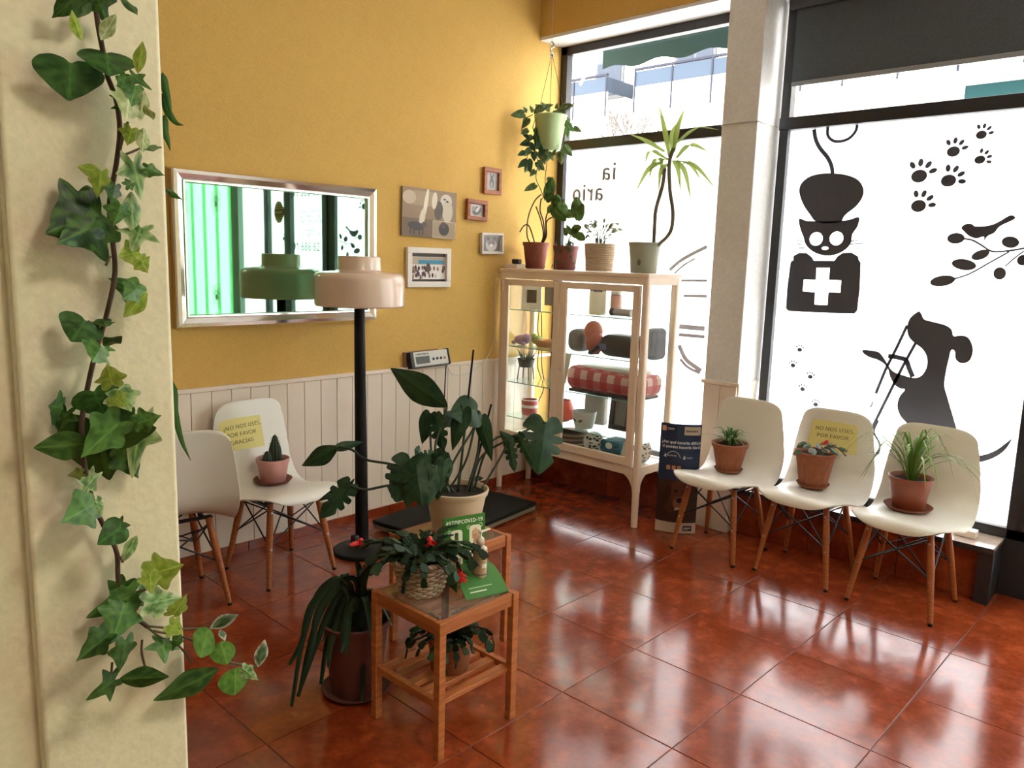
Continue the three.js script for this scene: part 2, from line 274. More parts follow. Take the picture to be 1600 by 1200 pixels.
obj('handle', [tube([[.15, .9, 3.69], [.10, .9, 3.69], [.10, 1.3, 3.69], [.15, 1.3, 3.69]], .012)], M.steel, door);
const say = (s, z, y, h, m, par, f = fontR) => { const g = new TextGeometry(s, { font: f, size: h, depth: .0008, curveSegments: 3 }); g.computeBoundingBox(); const w = g.boundingBox.max.x; g.translate(-w / 2, 0, 0); g.rotateY(Math.PI / 2); g.translate(VX - .0006, y, z); return obj('lettering', g, m, par); };
say('91 686 62 66', 3.36, 1.54, .085, M.vinyl, door, font); say('91 686 62 66', 3.36, 2.07, .085, M.vinyl, door, font);
say('Lunes a Viernes', 3.36, 1.91, .036, M.vinyl, door, font); say('de 10:00 a 13:30', 3.36, 1.86, .036, M.vinyl, door, font); say('y de 17:00 a 20:30', 3.36, 1.81, .036, M.vinyl, door, font);
say('Sábado', 3.36, 1.73, .036, M.vinyl, door, font); say('de 10:00 a 13:30', 3.36, 1.68, .036, M.vinyl, door, font);
{
  const st = canvasTex(256, 256, (c, w) => { c.fillStyle = '#b48a2c'; c.fillRect(0, 0, w, w); c.fillStyle = '#2a1c08'; for (let i = 0; i < 9; i++) if (i < 3 || i > 5) c.fillRect(30, 22 + i * 26, 196, 9); c.fillRect(8, 96, 240, 70); c.fillStyle = '#e0b860'; c.font = 'bold 52px sans-serif'; c.textAlign = 'center'; c.fillText('KAUBEC', 128, 150); });
  const g = new THREE.CircleGeometry(.1, 32); g.scale(1, 1.15, 1); g.rotateY(Math.PI / 2); g.translate(VX - .001, 1.93, 3.96); obj('round_sticker', g, std(0xffffff, .6, { map: st }), door);
  obj('stethoscope_decal', [stroke([[4.06, 1.78], [4.07, 1.68], [4.03, 1.6], [4.0, 1.68], [4.0, 1.78]], .009), stroke([[4.03, 1.6], [4.02, 1.46], [3.97, 1.41], [3.92, 1.46], [3.94, 1.53], [3.97, 1.56]], .009), ...pawGeo(3.88, 1.66, .022, .4)], M.vinyl, door);
}
const greenFilm = phy([.34, .60, .38], 1, { transmission: .8, thickness: 0, ior: 1.3 });
const win3 = windowUnit(3, 'frosted window with pale green film and white paw squares beyond the door', 4.19, 6.62, .272, 0, 2.925, .02, .05, M.film);
win3.children.filter(o => o.name === 'lower_pane').forEach(o => win3.remove(o));
glassPane(4.2, 4.76, .3, 2.9, M.film, 'white_pane', win3);
obj('mullion', [box(.14, .235, .272, 2.925, 4.75, 4.92, .004)], std([.16, .22, .18], .4), win3);
glassPane(4.92, 6.6, .3, 2.9, greenFilm, 'green_pane', win3);
for (let i = 0; i < 5; i++) { const z = 5.06 + i * .33; obj('film_stripe', [stroke([[z, .33], [z, 2.88]], .09)], phy([.24, .48, .28], 1, { transmission: .8, thickness: 0, ior: 1.3 }), win3); }
for (const [z, y, s] of [[5.4, 2.08, .12], [6.3, 2.1, .15], [5.45, 1.0, .12], [6.4, .86, .14]]) { const g = [toGlass(new THREE.ShapeGeometry(new THREE.Shape([[z - s, y - s], [z + s, y - s], [z + s, y + s], [z - s, y + s]].map(p => new THREE.Vector2(...p)), 4), 4), VX - .001)]; obj('white_square', g, phy([.9, .9, .9], 1, { transmission: .85, thickness: 0, ior: 1.3 }), win3); obj('paw_decal', pawGeo(z, y - s * .2, s * .35, 0).map(q => q.translate(-.003, 0, 0)), std([.35, .45, .38], .6), win3); }
// ---------- roller blind ----------
{
  const t = thing('roller_blind', 'dark grey roller blind pulled partway down the right shop window', 'blind');
  const wv = tex(256, (x, y) => .55 + .45 * nC(x, y)); const mf = std([.11, .128, .145], .85, { map: rep(tex(256, (x, y) => { const k = .75 + .25 * nC(x, y); return [k, k, k]; }, true), 5), bumpMap: rep(wv, 8), bumpScale: .0006 });
  obj('fabric', [box(.140, .1415, 2.49, 2.915, 1.645, 2.87)], mf, t);
  obj('bottom_bar', [box(.133, .1485, 2.468, 2.492, 1.645, 2.87, .006)], std([.30, .31, .32], .4), t);
  obj('roller', [bar([.12, 2.885, 1.62], [.12, 2.885, 2.88], .03, .03, 20)], mf, t);
}
// ---------- unseen ceiling light panel behind the viewer, placed to light the pier ----------
function unseenPanelLight(x, z, inten) {
  const t = thing('unseen_ceiling_light', x < -4 ? 'unseen square flat ceiling light panel above the passage, lighting the pier' : 'unseen square flat ceiling light panel over the room, lighting the pier', 'ceiling light', [x, 3.3, z]);
  obj('frame', [box(-.31, .31, -.02, 0, -.31, -.29), box(-.31, .31, -.02, 0, .29, .31), box(-.31, -.29, -.02, 0, -.29, .29), box(.29, .31, -.02, 0, -.29, .29)], M.board, t);
  obj('diffuser', [box(-.29, .29, -.012, -.004, -.29, .29)], std(0xffffff, .6, { emissive: new THREE.Color(1, .93, .8), emissiveIntensity: 1.2 }), t);
  const l = new THREE.RectAreaLight(0xfff0dc, inten, .58, .58); l.position.set(0, -.016, 0); l.rotation.x = -Math.PI / 2; t.add(l);
}
// ---------- outdoors ----------
const street = struct('ground', 'sunlit pavement and street outside the shop', 'street');
obj('paving', [box(.3, 30, -.25, -.12, -25, 25)], std([.55, .53, .5], .8), street);
const own = struct('unseen_upper_storeys', 'unseen upper storeys of the shop building, shading shopfront and street', 'building'); obj('storeys', [box(-7, .3, 3.46, 14, -8, 14), box(.3, .32, 2.93, 3.46, -8, 14), box(-.16, .3, -.1, 3.46, -8, -.15), box(0, .3, -.1, 3.46, 6.8, 14)], std([.7, .66, .58], .8), own);  // storeys out of view, placed to keep the sun off shopfront and street
{
  const b = thing('apartment_building', 'pale apartment block across the street with glass balconies', 'building', [13, -.12, 0]);
  const dull = c => phy(c, .9, { specularIntensity: 0 }), wall = std([.78, .72, .64], .85), glass = dull([.035, .042, .055]), shutter = dull([.06, .065, .07]), rail = dull([.03, .04, .054]), slab = dull([.02, .022, .03]), teal = dull([.018, .05, .052]);
  obj('wall', [box(0, 6, 0, 15.5, -22, 16)], wall, b);
  obj('plinth', [box(-.02, 0, 0, 1, -22, 16)], slab, b);
  for (let f = 0; f < 4; f++) for (let k = 0; k < 7; k++) {
    const y = 2.72 + f * 3.05, z = -22 + k * 4.9;
    for (const [za, zb, n] of [[z, z + 1.1, 2], [z + 2.5, z + 3.4, 1]]) { const wn = obj('window', [box(-.04, 0, y + .05, y + 1.75, za, zb)], shutter, b), q = (zb - za - .08) / n; for (let i = 0; i < n; i++) obj('pane', [box(-.05, -.041, y + .15, y + .95, za + .08 + i * q, za + i * q + q)], glass, wn); }
    { const bl = obj('balcony', [box(-1.1, 0, y - .75, y - .6, z - .4, z + 3.7)], wall, b); obj('railing', [box(-1.1, -1.07, y - .02, y + .32, z - .4, z + 3.7), box(-1.07, 0, y - .02, y + .32, z - .4, z - .37), box(-1.07, 0, y - .02, y + .32, z + 3.67, z + 3.7)], rail, bl); obj('parapet', [box(-1.1, -1.05, y - .6, y - .02, z - .4, z + 3.7)], wall, bl); obj('handrail', [box(-1.12, -1.05, y + .35, y + .4, z - .4, z + 3.7), ...[0, 1, 2, 3, 4].map(i => box(-1.12, -1.1, y - .6, y + .35, z - .4 + i * 1.015, z - .36 + i * 1.015))], slab, bl); }
  }
  const g = box(-.5, 0, 5.0, 5.06, -.75, 1.4); T(g, 0, 0, 0); obj('awning', [g, box(-.52, -.48, 4.8, 5.03, -.75, 1.4)], teal, b);
}
{
  const t = thing('street_tree', 'bare young street tree seen through the left upper pane', 'tree', [5.5, -.12, -3.35]);
  const br = [], go = (p, d, l, r, n) => { const e = p.clone().addScaledVector(d, l); br.push(bar(p.toArray(), e.toArray(), r, r * .7, 5)); if (n > 0) for (let k = 0; k < (n > 3 ? 4 : 3); k++) go(e, d.clone().add(V(rr(-.75, .75), rr(-.25, .55), rr(-.75, .75))).normalize(), (n > 4 ? .34 : l * rr(.6, .85)), r * .62, n - 1); };
  go(V(0, 0, 0), V(0, 1, 0), 2.9, .03, 5); obj('trunk_and_branches', br, std([.10, .08, .07], .9), t);
}
{
  const t = thing('shop_awning', 'dark green fabric awning edge outside the left shop window', 'awning', [.32, 0, 0]);
  const s = new THREE.Shape(); s.moveTo(-.6, 3.44); for (let i = 0; i <= 40; i++) { const z = -.6 + i * .0525; s.lineTo(z, 3.10 + .018 * Math.sin(i * .75) ); } s.lineTo(1.5, 3.44); s.closePath();
  const g = new THREE.ExtrudeGeometry(s, { depth: .004, bevelEnabled: false }); g.rotateY(-Math.PI / 2); g.translate(1.09, 0, 0);
  const gm = std([.006, .034, .03], .85); obj('valance', [g], gm, t);
  const f = new THREE.BufferGeometry(); f.setAttribute('position', new THREE.Float32BufferAttribute([0, 3.62, -.6, 1.09, 3.44, -.6, 0, 3.62, 1.5, 1.09, 3.44, 1.5], 3)); f.setIndex([0, 1, 2, 1, 3, 2]); obj('canopy', [f], gm, t);
  obj('arm', [bar([1.07, 3.33, -.6], [1.07, 3.0, -.82], .02, .012)], std([.4, .4, .42], .5), t);
}
// ---------- pier in the left foreground ----------
const pier = struct('wall_pier', 'cream end of the partition wall with ivy hanging in front', 'wall');
obj('plaster', [box(-3.822, -3.663, -.1, 3.3, 2.45, 2.69, .006), box(-6.6, -3.822, -.1, 3.3, 2.45, 2.676)], M.cream, pier);
// ---------- mirror ----------
{
  const t = thing('wall_mirror', 'wide rectangular mirror in a silver frame on the yellow wall', 'mirror', [-1.953, 1.515, .028], -.6 * Math.PI / 180);
  const W2 = .555, H2 = .3585, fw = .062;
  const prof = new THREE.Shape(); prof.setFromPoints([[0, -.012], [0, .016], [.006, .024], [.022, .027], [.045, .016], [.050, .020], [.058, .020], [.062, .010], [.062, -.012]].map(p => new THREE.Vector2(...p)));
  const silver = std([.90, .88, .84], .14, { metalness: 1 });
  const rail = (L, ang, x, y) => { // mitred moulding
    const g = new THREE.ExtrudeGeometry(prof, { depth: L, bevelEnabled: false }); const p = g.attributes.position;
    for (let i = 0; i < p.count; i++) { const u = p.getX(i), d = p.getY(i), s = p.getZ(i); const end = s > L / 2; p.setXYZ(i, (end ? L / 2 - u : -L / 2 + u), u, d); }
    g.rotateZ(ang); g.translate(x, y, 0); g.computeVertexNormals(); return g;
  };
  obj('frame_rail', [rail(2 * W2, 0, 0, -H2)], silver, t); obj('frame_rail', [rail(2 * W2, Math.PI, 0, H2)], silver, t);
  obj('frame_rail', [rail(2 * H2, Math.PI / 2, W2, 0)], silver, t); obj('frame_rail', [rail(2 * H2, -Math.PI / 2, -W2, 0)], silver, t);
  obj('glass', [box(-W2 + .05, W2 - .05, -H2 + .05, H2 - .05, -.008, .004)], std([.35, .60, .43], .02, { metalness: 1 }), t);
  obj('backing', [box(-W2 + .01, W2 - .01, -H2 + .01, H2 - .01, -.015, -.0085)], std([.25, .2, .15], .8), t);
}
unseenPanelLight(-2.9, 4.5, 27);
// ---------- shared object materials ----------
const woodTex = tex(512, (x, y) => { const g = nA(x * .25, y * 3 % 1), h = nB(x * .5, y * 2 % 1); const k = .5 + .5 * Math.sin((y * 26 + g * 5) * 2); return lerp([.60, .33, .17], [.80, .50, .28], .35 * k + .65 * h); }, true);
M.beech = std([1, .98, .95], .45, { map: rep(woodTex, 2, 3) });
M.legwood = std([.82, .76, .70], .45, { map: rep(woodTex, .5, 2) });
M.plastic = phy([.80, .76, .67], .34, { clearcoat: .15, clearcoatRoughness: .3 });
const clayTex = tex(256, (x, y) => { const k = .82 + .22 * (nB(x, y) - .5) + .10 * (nC(x, y) - .5); return [k, k * .98, k * .96]; }, true);
M.clay = std([.52, .17, .078], .75, { map: rep(clayTex, 2) });
M.clayDark = std([.36, .10, .06], .7, { map: rep(clayTex, 2) });
M.soil = std([.035, .022, .015], .95, { bumpMap: rep(plasterBump, 6), bumpScale: .006 });
M.wire = std([.02, .02, .022], .35, { metalness: .4 });
// ---------- shell chairs ----------
const prof = new THREE.CatmullRomCurve3([[.238, .388], [.232, .414], [.205, .432], [.14, .432], [.05, .421], [-.04, .414], [-.105, .420], [-.152, .448], [-.180, .50], [-.198, .58], [-.214, .66], [-.228, .73], [-.238, .78], [-.242, .800]].map(p => V(0, p[1], p[0])));
const widths = [[0, .178], [.05, .192], [.15, .205], [.3, .216], [.45, .219], [.55, .218], [.65, .213], [.75, .203], [.85, .190], [.93, .176], [1, .165]];
const lifts = [[0, 0], [.1, .006], [.25, .014], [.4, .034], [.52, .055], [.62, .060], [.75, .046], [.9, .030], [1, .018]];
const interp = (t, a) => { for (let i = 1; i < a.length; i++) if (t <= a[i][0]) { const [x0, y0] = a[i - 1], [x1, y1] = a[i]; let f = (t - x0) / (x1 - x0); f = f * f * (3 - 2 * f) * .5 + f * .5; return y0 + (y1 - y0) * f; } return a[a.length - 1][1]; };
function shellAt(u, v) {
  const au = Math.abs(u), rnd_ = e => 1 - Math.pow(Math.max(0, 1 - Math.pow(Math.min(1, au), e)), .45), v0 = .135 * rnd_(3.2), v1 = 1 - .075 * rnd_(4.5); v = v0 + (v1 - v0) * v; const vv = v, q = prof.getPointAt(Math.min(1, Math.max(0, vv))), t = prof.getTangentAt(Math.min(1, Math.max(0, vv)));
  let hw = interp(v, widths); 
  const n = V(0, -t.z, t.y).multiplyScalar(-1); // towards the sitter
  const l = interp(v, lifts) * Math.pow(Math.abs(u), 2.4);
  return V(u * hw, q.y, q.z).addScaledVector(n, -l * -1);
}
const shellN = (u, v) => { const h = .004, a = shellAt(Math.min(1, u + h), v).sub(shellAt(Math.max(-1, u - h), v)), b = shellAt(u, Math.min(1, v + h)).sub(shellAt(u, Math.max(0, v - h))); return a.cross(b).normalize(); };
function shellGeo() {
  const nu = 36, nv = 48, pos = [], idx = [], th = .0035;
  for (const s of [1, -1]) for (let j = 0; j <= nv; j++) for (let i = 0; i <= nu; i++) { const u = Math.sin((i / nu - .5) * Math.PI), v = j / nv, p = shellAt(u, v).addScaledVector(shellN(u * .985, v), s * th); pos.push(p.x, p.y, p.z); }
  const K = (nu + 1) * (nv + 1), at = (s, i, j) => s * K + j * (nu + 1) + i;
  for (const s of [0, 1]) for (let j = 0; j < nv; j++) for (let i = 0; i < nu; i++) { const a = at(s, i, j), b = at(s, i + 1, j), c = at(s, i + 1, j + 1), d = at(s, i, j + 1); s ? idx.push(a, c, b, a, d, c) : idx.push(a, b, c, a, c, d); }
  const rim = []; for (let i = 0; i <= nu; i++) rim.push([i, 0]); for (let j = 1; j <= nv; j++) rim.push([nu, j]); for (let i = nu - 1; i >= 0; i--) rim.push([i, nv]); for (let j = nv - 1; j >= 0; j--) rim.push([0, j]);
  for (let k = 0; k < rim.length - 1; k++) { const [i, j] = rim[k], [m, n] = rim[k + 1]; const a = at(0, i, j), b = at(0, m, n), c = at(1, m, n), d = at(1, i, j); idx.push(a, d, c, a, c, b); }
  const g = new THREE.BufferGeometry(); g.setAttribute('position', new THREE.Float32BufferAttribute(pos, 3)); g.setIndex(idx); g.computeVertexNormals(); return g;
}
function patch(u0, u1, v0, v1, off, n = 8) { // sheet lying on the sitter's side of the shell
  const pos = [], uv = [], idx = []; for (let j = 0; j <= n; j++) for (let i = 0; i <= n; i++) { const u = u0 + (u1 - u0) * i / n, v = v0 + (v1 - v0) * j / n, p = shellAt(u, v).addScaledVector(shellN(u, v), off); pos.push(p.x, p.y, p.z); uv.push(i / n, j / n); if (i < n && j < n) { const a = j * (n + 1) + i; idx.push(a, a + 1, a + n + 2, a, a + n + 2, a + n + 1); } }
  const g = new THREE.BufferGeometry(); g.setAttribute('position', new THREE.Float32BufferAttribute(pos, 3)); g.setAttribute('uv', new THREE.Float32BufferAttribute(uv, 2)); g.setIndex(idx); g.computeVertexNormals(); return g;
}
const sitterSide = shellN(0, .8).z > 0 ? 1 : -1;
function makeChair(label) {
  const t = thing('shell_chair', label, 'chair', [0, 0, 0], 0, 'white shell chairs with wooden legs');
  obj('shell', shellGeo(), M.plastic, t);
  const top = (sx, sz) => [sx * .125, .385, sz > 0 ? .125 : -.105], foot = (sx, sz) => [sx * .18, 0, sz > 0 ? .185 : -.182], at = (sx, sz, f) => top(sx, sz).map((a, i) => a + (foot(sx, sz)[i] - a) * f);
  for (const sx of [-1, 1]) for (const sz of [-1, 1]) {
    const l = obj('leg', [bar(at(sx, sz, 0), at(sx, sz, .35), .0135, .0165), bar(at(sx, sz, .35), at(sx, sz, .97), .0165, .0105), ell(...at(sx, sz, .35), .0164, .0164, .0164, 10)], M.legwood, t);
    obj('foot_cap', [bar(at(sx, sz, .97), foot(sx, sz), .0105, .0098)], M.blackMatte, l);
    for (const f of [.10, .52]) { const p = at(sx, sz, f); obj('bolt', [bar([p[0], p[1], p[2]], [p[0], p[1], p[2] + sz * .0175], .0055, .0055, 8)], M.steel, l); }
  }
  const rod = (a, b) => bar(a, b, .0036, .0036, 6);
  const c = [[1, 1], [1, -1], [-1, -1], [-1, 1]];
  for (let i = 0; i < 4; i++) { const p = c[i], q = c[(i + 1) % 4]; obj('wire_brace', [rod(at(...p, .06), at(...q, .50)), rod(at(...q, .06), at(...p, .50))], M.wire, t); }
  obj('wire_cross', [rod(at(1, 1, .50), at(-1, -1, .10)), rod(at(-1, 1, .50), at(1, -1, .10))], M.wire, t);
  obj('seat_bracket', [box(-.14, .14, .383, .391, .10, .128), box(-.14, .14, .383, .391, -.115, -.09), box(-.012, .012, .383, .391, -.115, .128), bar([.125, .372, .12], [.125, .372, -.10], .006), bar([-.125, .372, .12], [-.125, .372, -.10], .006), ...[-.1, .1].map(x => bar([x, .39, .1], [x, .412, .1], .012)), ...[-.1, .1].map(x => bar([x, .39, -.08], [x, .404, -.08], .012))], M.wire, t);
  return t;
}
const chair0 = makeChair('white shell chair at the window holding a terracotta pot of small spiky leaves');
chair0.position.set(-.325, 0, 1.662); chair0.rotation.y = -1.57;
function chairCopy(x, z, turn, label) { const c = chair0.clone(); c.name = numbered('shell_chair'); c.position.set(x, 0, z); c.rotation.set(0, turn, 0); c.userData = { ...chair0.userData, label }; scene.add(c); return c; }
const chM = chairCopy(-.273, 2.112, -1.56, 'middle white shell chair at the window with a yellow note on its back');
const chR = chairCopy(-.29, 2.578, -1.585, 'white shell chair nearest the door holding the long-leaved spider plant');
const chL = chairCopy(-2.18, .335, .04, 'white shell chair against the boarded wall holding a pink cactus pot');
const chB = chairCopy(-2.70, .34, Math.PI - .12, 'white shell chair turned to the wall, half hidden by the cream pier');
function note(parent, label, lines, u0, u1, v0, v1) {
  const t = canvasTex(320, 256, (c, w, h) => { c.fillStyle = '#e6d98c'; c.fillRect(0, 0, w, h); c.fillStyle = '#3a3420'; c.strokeStyle = '#5a5230'; c.translate(6, 12); c.rotate(-.05); c.font = '42px sans-serif'; lines.forEach((s, i) => c.fillText(s, i === 1 ? 40 : 22 + i * 20, 78 + i * 62)); });
  const g = patch(u0, u1, v0, v1, sitterSide * .0055); parent.updateMatrixWorld(true); g.applyMatrix4(parent.matrixWorld);
  tag(obj('sticky_note', g, std(0xffffff, .8, { map: t })), label, 'note', 'yellow notes taped to chairs');
}
note(chL, 'yellow handwritten note taped behind the pink cactus pot', ['¡NO NOS USES,', 'POR FAVOR', 'GRACIAS'], -.88, .22, .705, .90);
note(chM, 'yellow handwritten note taped to the middle window chair', ['NO NOS USES,', 'POR FAVOR', ''], -.62, .62, .73, .92);
// ---------- floor lamp ----------
{
  const t = thing('floor_lamp', 'tall floor lamp with black pole and cream stepped drum shade', 'lamp', [-1.765, 0, .405]);
  const shadeM = phy([.76, .57, .44], .22, { clearcoat: .5, clearcoatRoughness: .12, transmission: 0 });
  const lean = .012;
  obj('base', [lathe([[0, 0], [.135, 0], [.138, .006], [.138, .018], [.130, .024], [.04, .027], [.034, .06], [0, .06]])], M.blackMatte, t);
  obj('pole', [bar([.012, .05, 0], [-.002, 1.29, 0], .034, .0255, 20)], M.blackMatte, t);
  obj('foot_switch', [box(-.075, -.045, .065, .115, .02, .06, .006)], M.black, t);
  const s = obj('shade', [lathe([[.205, 1.268], [.212, 1.266], [.217, 1.275], [.219, 1.36], [.218, 1.40], [.209, 1.420], [.19, 1.429], [.118, 1.436], [.104, 1.444], [.1035, 1.50], [.100, 1.507], [.094, 1.503], [.096, 1.445], [.11, 1.430], [.185, 1.422], [.205, 1.412], [.212, 1.39], [.212, 1.275], [.205, 1.268]], 72)], shadeM, t);
  obj('shade_spider', [box(-.2, .2, 1.276, 1.282, -.006, .006), box(-.006, .006, 1.276, 1.282, -.2, .2)], M.blackMatte, t);
}
// ---------- nesting bedside tables ----------
function makeTable(label, x0, z0) {
  const t = thing('side_table', label, 'table', [x0, 0, z0], 0, 'small slatted wooden side tables'), w = .342, d = .336, L = .026;
  for (const x of [0, w - L]) for (const z of [0, d - L]) { const l = obj('leg', [box(x, x + L, 0, .4445, z, z + L, .002)], M.beech, t); }
  for (const z of [0, d - L]) obj('rail', [box(L, w - L, .40, .4435, z + .004, z + .020, .002)], M.beech, t);
  for (const x of [0, w - L]) obj('rail', [box(x + .004, x + .020, .40, .4435, L, d - L, .002)], M.beech, t);
  obj('glass_top', [box(.020, w - .020, .437, .443, .020, d - .020)], phy([.80, .78, .74], 0, { transmission: .92, thickness: 0, ior: 1.5 }), t);
  for (const x of [0, w - L]) obj('shelf_rail', [box(x + .003, x + .023, .165, .19, L, d - L, .002)], M.beech, t);
  for (let i = 0; i < 5; i++) { const z = .018 + i * (d - .07) / 4; obj('slat', [box(.02, w - .02, .166, .182, z, z + .034, .002)], M.beech, t); }
  return t;
}
makeTable('nearer wooden side table with glass top holding basket and hand sanitiser', -2.606, 1.638);
makeTable('wooden side table behind, carrying the big split-leaf plant', -2.235, 1.252);
// ---------- glass cabinet ----------
{
  const t = thing('display_cabinet', 'cream metal glass-doored display cabinet on legs beside the window', 'cabinet');
  const X0 = -.395, X1 = -.06, Z0 = .025, Z1 = 1.165, Y0 = .305, Y1 = 1.456, cm = phy([.88, .72, .57], .38, { clearcoat: .2, clearcoatRoughness: .3 }), P = .042;
  obj('top_panel', [box(X0 - .005, X1 + .005, Y1 - .022, Y1, Z0 - .005, Z1 + .005, .006)], cm, t);
  for (const [ya, yb] of [[Y1 - .062, Y1 - .02], [Y0, Y0 + .05]]) {
    obj('front_rail', [box(X0 + .002, X0 + .03, ya, yb, Z0 + .02, Z1 - .02)], cm, t); obj('back_rail', [box(X1 - .03, X1 - .002, ya, yb, Z0 + .02, Z1 - .02)], cm, t);
    for (const z of [Z0, Z1 - .03]) obj('side_rail', [box(X0 + .02, X1 - .02, ya, yb, z + .002, z + .028)], cm, t);
  }
  obj('floor_panel', [box(X0 + .01, X1 - .01, Y0 + .03, Y0 + .046, Z0 + .01, Z1 - .01)], std([.80, .76, .70], .4), t);
  const hs = (a, b, dir) => { const s = new THREE.Shape(); s.moveTo(0, 0); s.lineTo(0, -.14); s.quadraticCurveTo(.005, -.012, .095, 0); s.closePath(); return new THREE.ExtrudeGeometry(s, { depth: .016, bevelEnabled: false, curveSegments: 10 }); };
  for (const [x, sx] of [[X0, 1], [X1, -1]]) for (const [z, sz] of [[Z0, 1], [Z1, -1]]) {
    const cx = x + sx * P / 2, cz = z + sz * P / 2;
    const l = obj('leg', [box(cx - P / 2, cx + P / 2, .20, Y1 - .01, cz - P / 2, cz + P / 2, .014), bar([cx, 0, cz], [cx, .22, cz], .0185, .0215, 20)], cm, t);
    const a = hs(); a.rotateY(sz > 0 ? -Math.PI / 2 : Math.PI / 2); a.translate(cx + (sz > 0 ? .008 : -.008), Y0 + .002, cz + sz * P / 2 * .8);
    const b = hs(); if (sx < 0) b.rotateY(Math.PI); b.translate(cx + sx * P / 2 * .8, Y0 + .002, cz + (sx > 0 ? -.008 : .008));
    obj('bracket', [a, b], cm, l);
  }
  const pg = phy([.97, .99, .98], 0, { transmission: 1, thickness: 0, ior: 1.45 });
  const sheet = (nm, ax, at, a0, a1, par = t) => { const g = new THREE.PlaneGeometry(a1 - a0, Y1 - Y0 - .1); if (ax === 'x') { g.rotateY(Math.PI / 2); g.translate(at, (Y0 + Y1) / 2, (a0 + a1) / 2); } else g.translate((a0 + a1) / 2, (Y0 + Y1) / 2, at); return obj(nm, g, pg, par); };
  for (const [n, z0, z1, hz, lz] of [['door', Z0 + P, .543, Z0 + P, .515], ['door', .547, Z1 - P, Z1 - P, .575]]) {
    const ya = Y0 + .054, yb = Y1 - .066, s = .048, d = obj(n, [box(X0 - .012, X0 + .008, ya, yb, z0, z0 + s, .004), box(X0 - .012, X0 + .008, ya, yb, z1 - s, z1, .004), box(X0 - .012, X0 + .008, yb - s * .8, yb, z0 + s, z1 - s, .003), box(X0 - .012, X0 + .008, ya, ya + s, z0 + s, z1 - s, .003)], cm, t);
    const g = new THREE.PlaneGeometry(z1 - z0 - 2 * s + .01, yb - ya - 2 * s + .01); g.rotateY(Math.PI / 2); g.translate(X0 - .002, (ya + yb) / 2, (z0 + z1) / 2); obj('pane', g, pg, d);
    if (lz > .55) obj('lock', [bar([X0 - .012, .86, lz], [X0 - .019, .86, lz], .009, .008)], M.steel, d);
    for (const y of [.43, 1.31]) obj('hinge', [bar([X0 - .014, y, hz + (hz < .5 ? .0 : -.0)], [X0 - .014, y + .07, hz], .005)], cm, d);
  }
  sheet('side_pane', 'z', Z1 - .014, X0 + P, X1 - P); sheet('side_pane', 'z', Z0 + .014, X0 + P, X1 - P); sheet('back_pane', 'x', X1 - .014, Z0 + P, Z1 - P);
  for (const y of [1.198, .958, .724, .492]) { const sh = obj('shelf', [box(X0 + .035, X1 - .018, y - .006, y, Z0 + .02, Z1 - .02)], phy([.86, .96, .91], 0, { transmission: .97, thickness: 0, ior: 1.45 }), t); obj('shelf_edge', [box(X0 + .0338, X0 + .0345, y - .006, y, Z0 + .02, Z1 - .02)], std([.28, .45, .37], .2), sh); for (const z of [Z0 + .045, Z1 - .045]) obj('shelf_pin', [bar([X0 + .05, y - .012, z], [X0 + .05, y - .0065, z], .005)], M.steel, sh); }
}
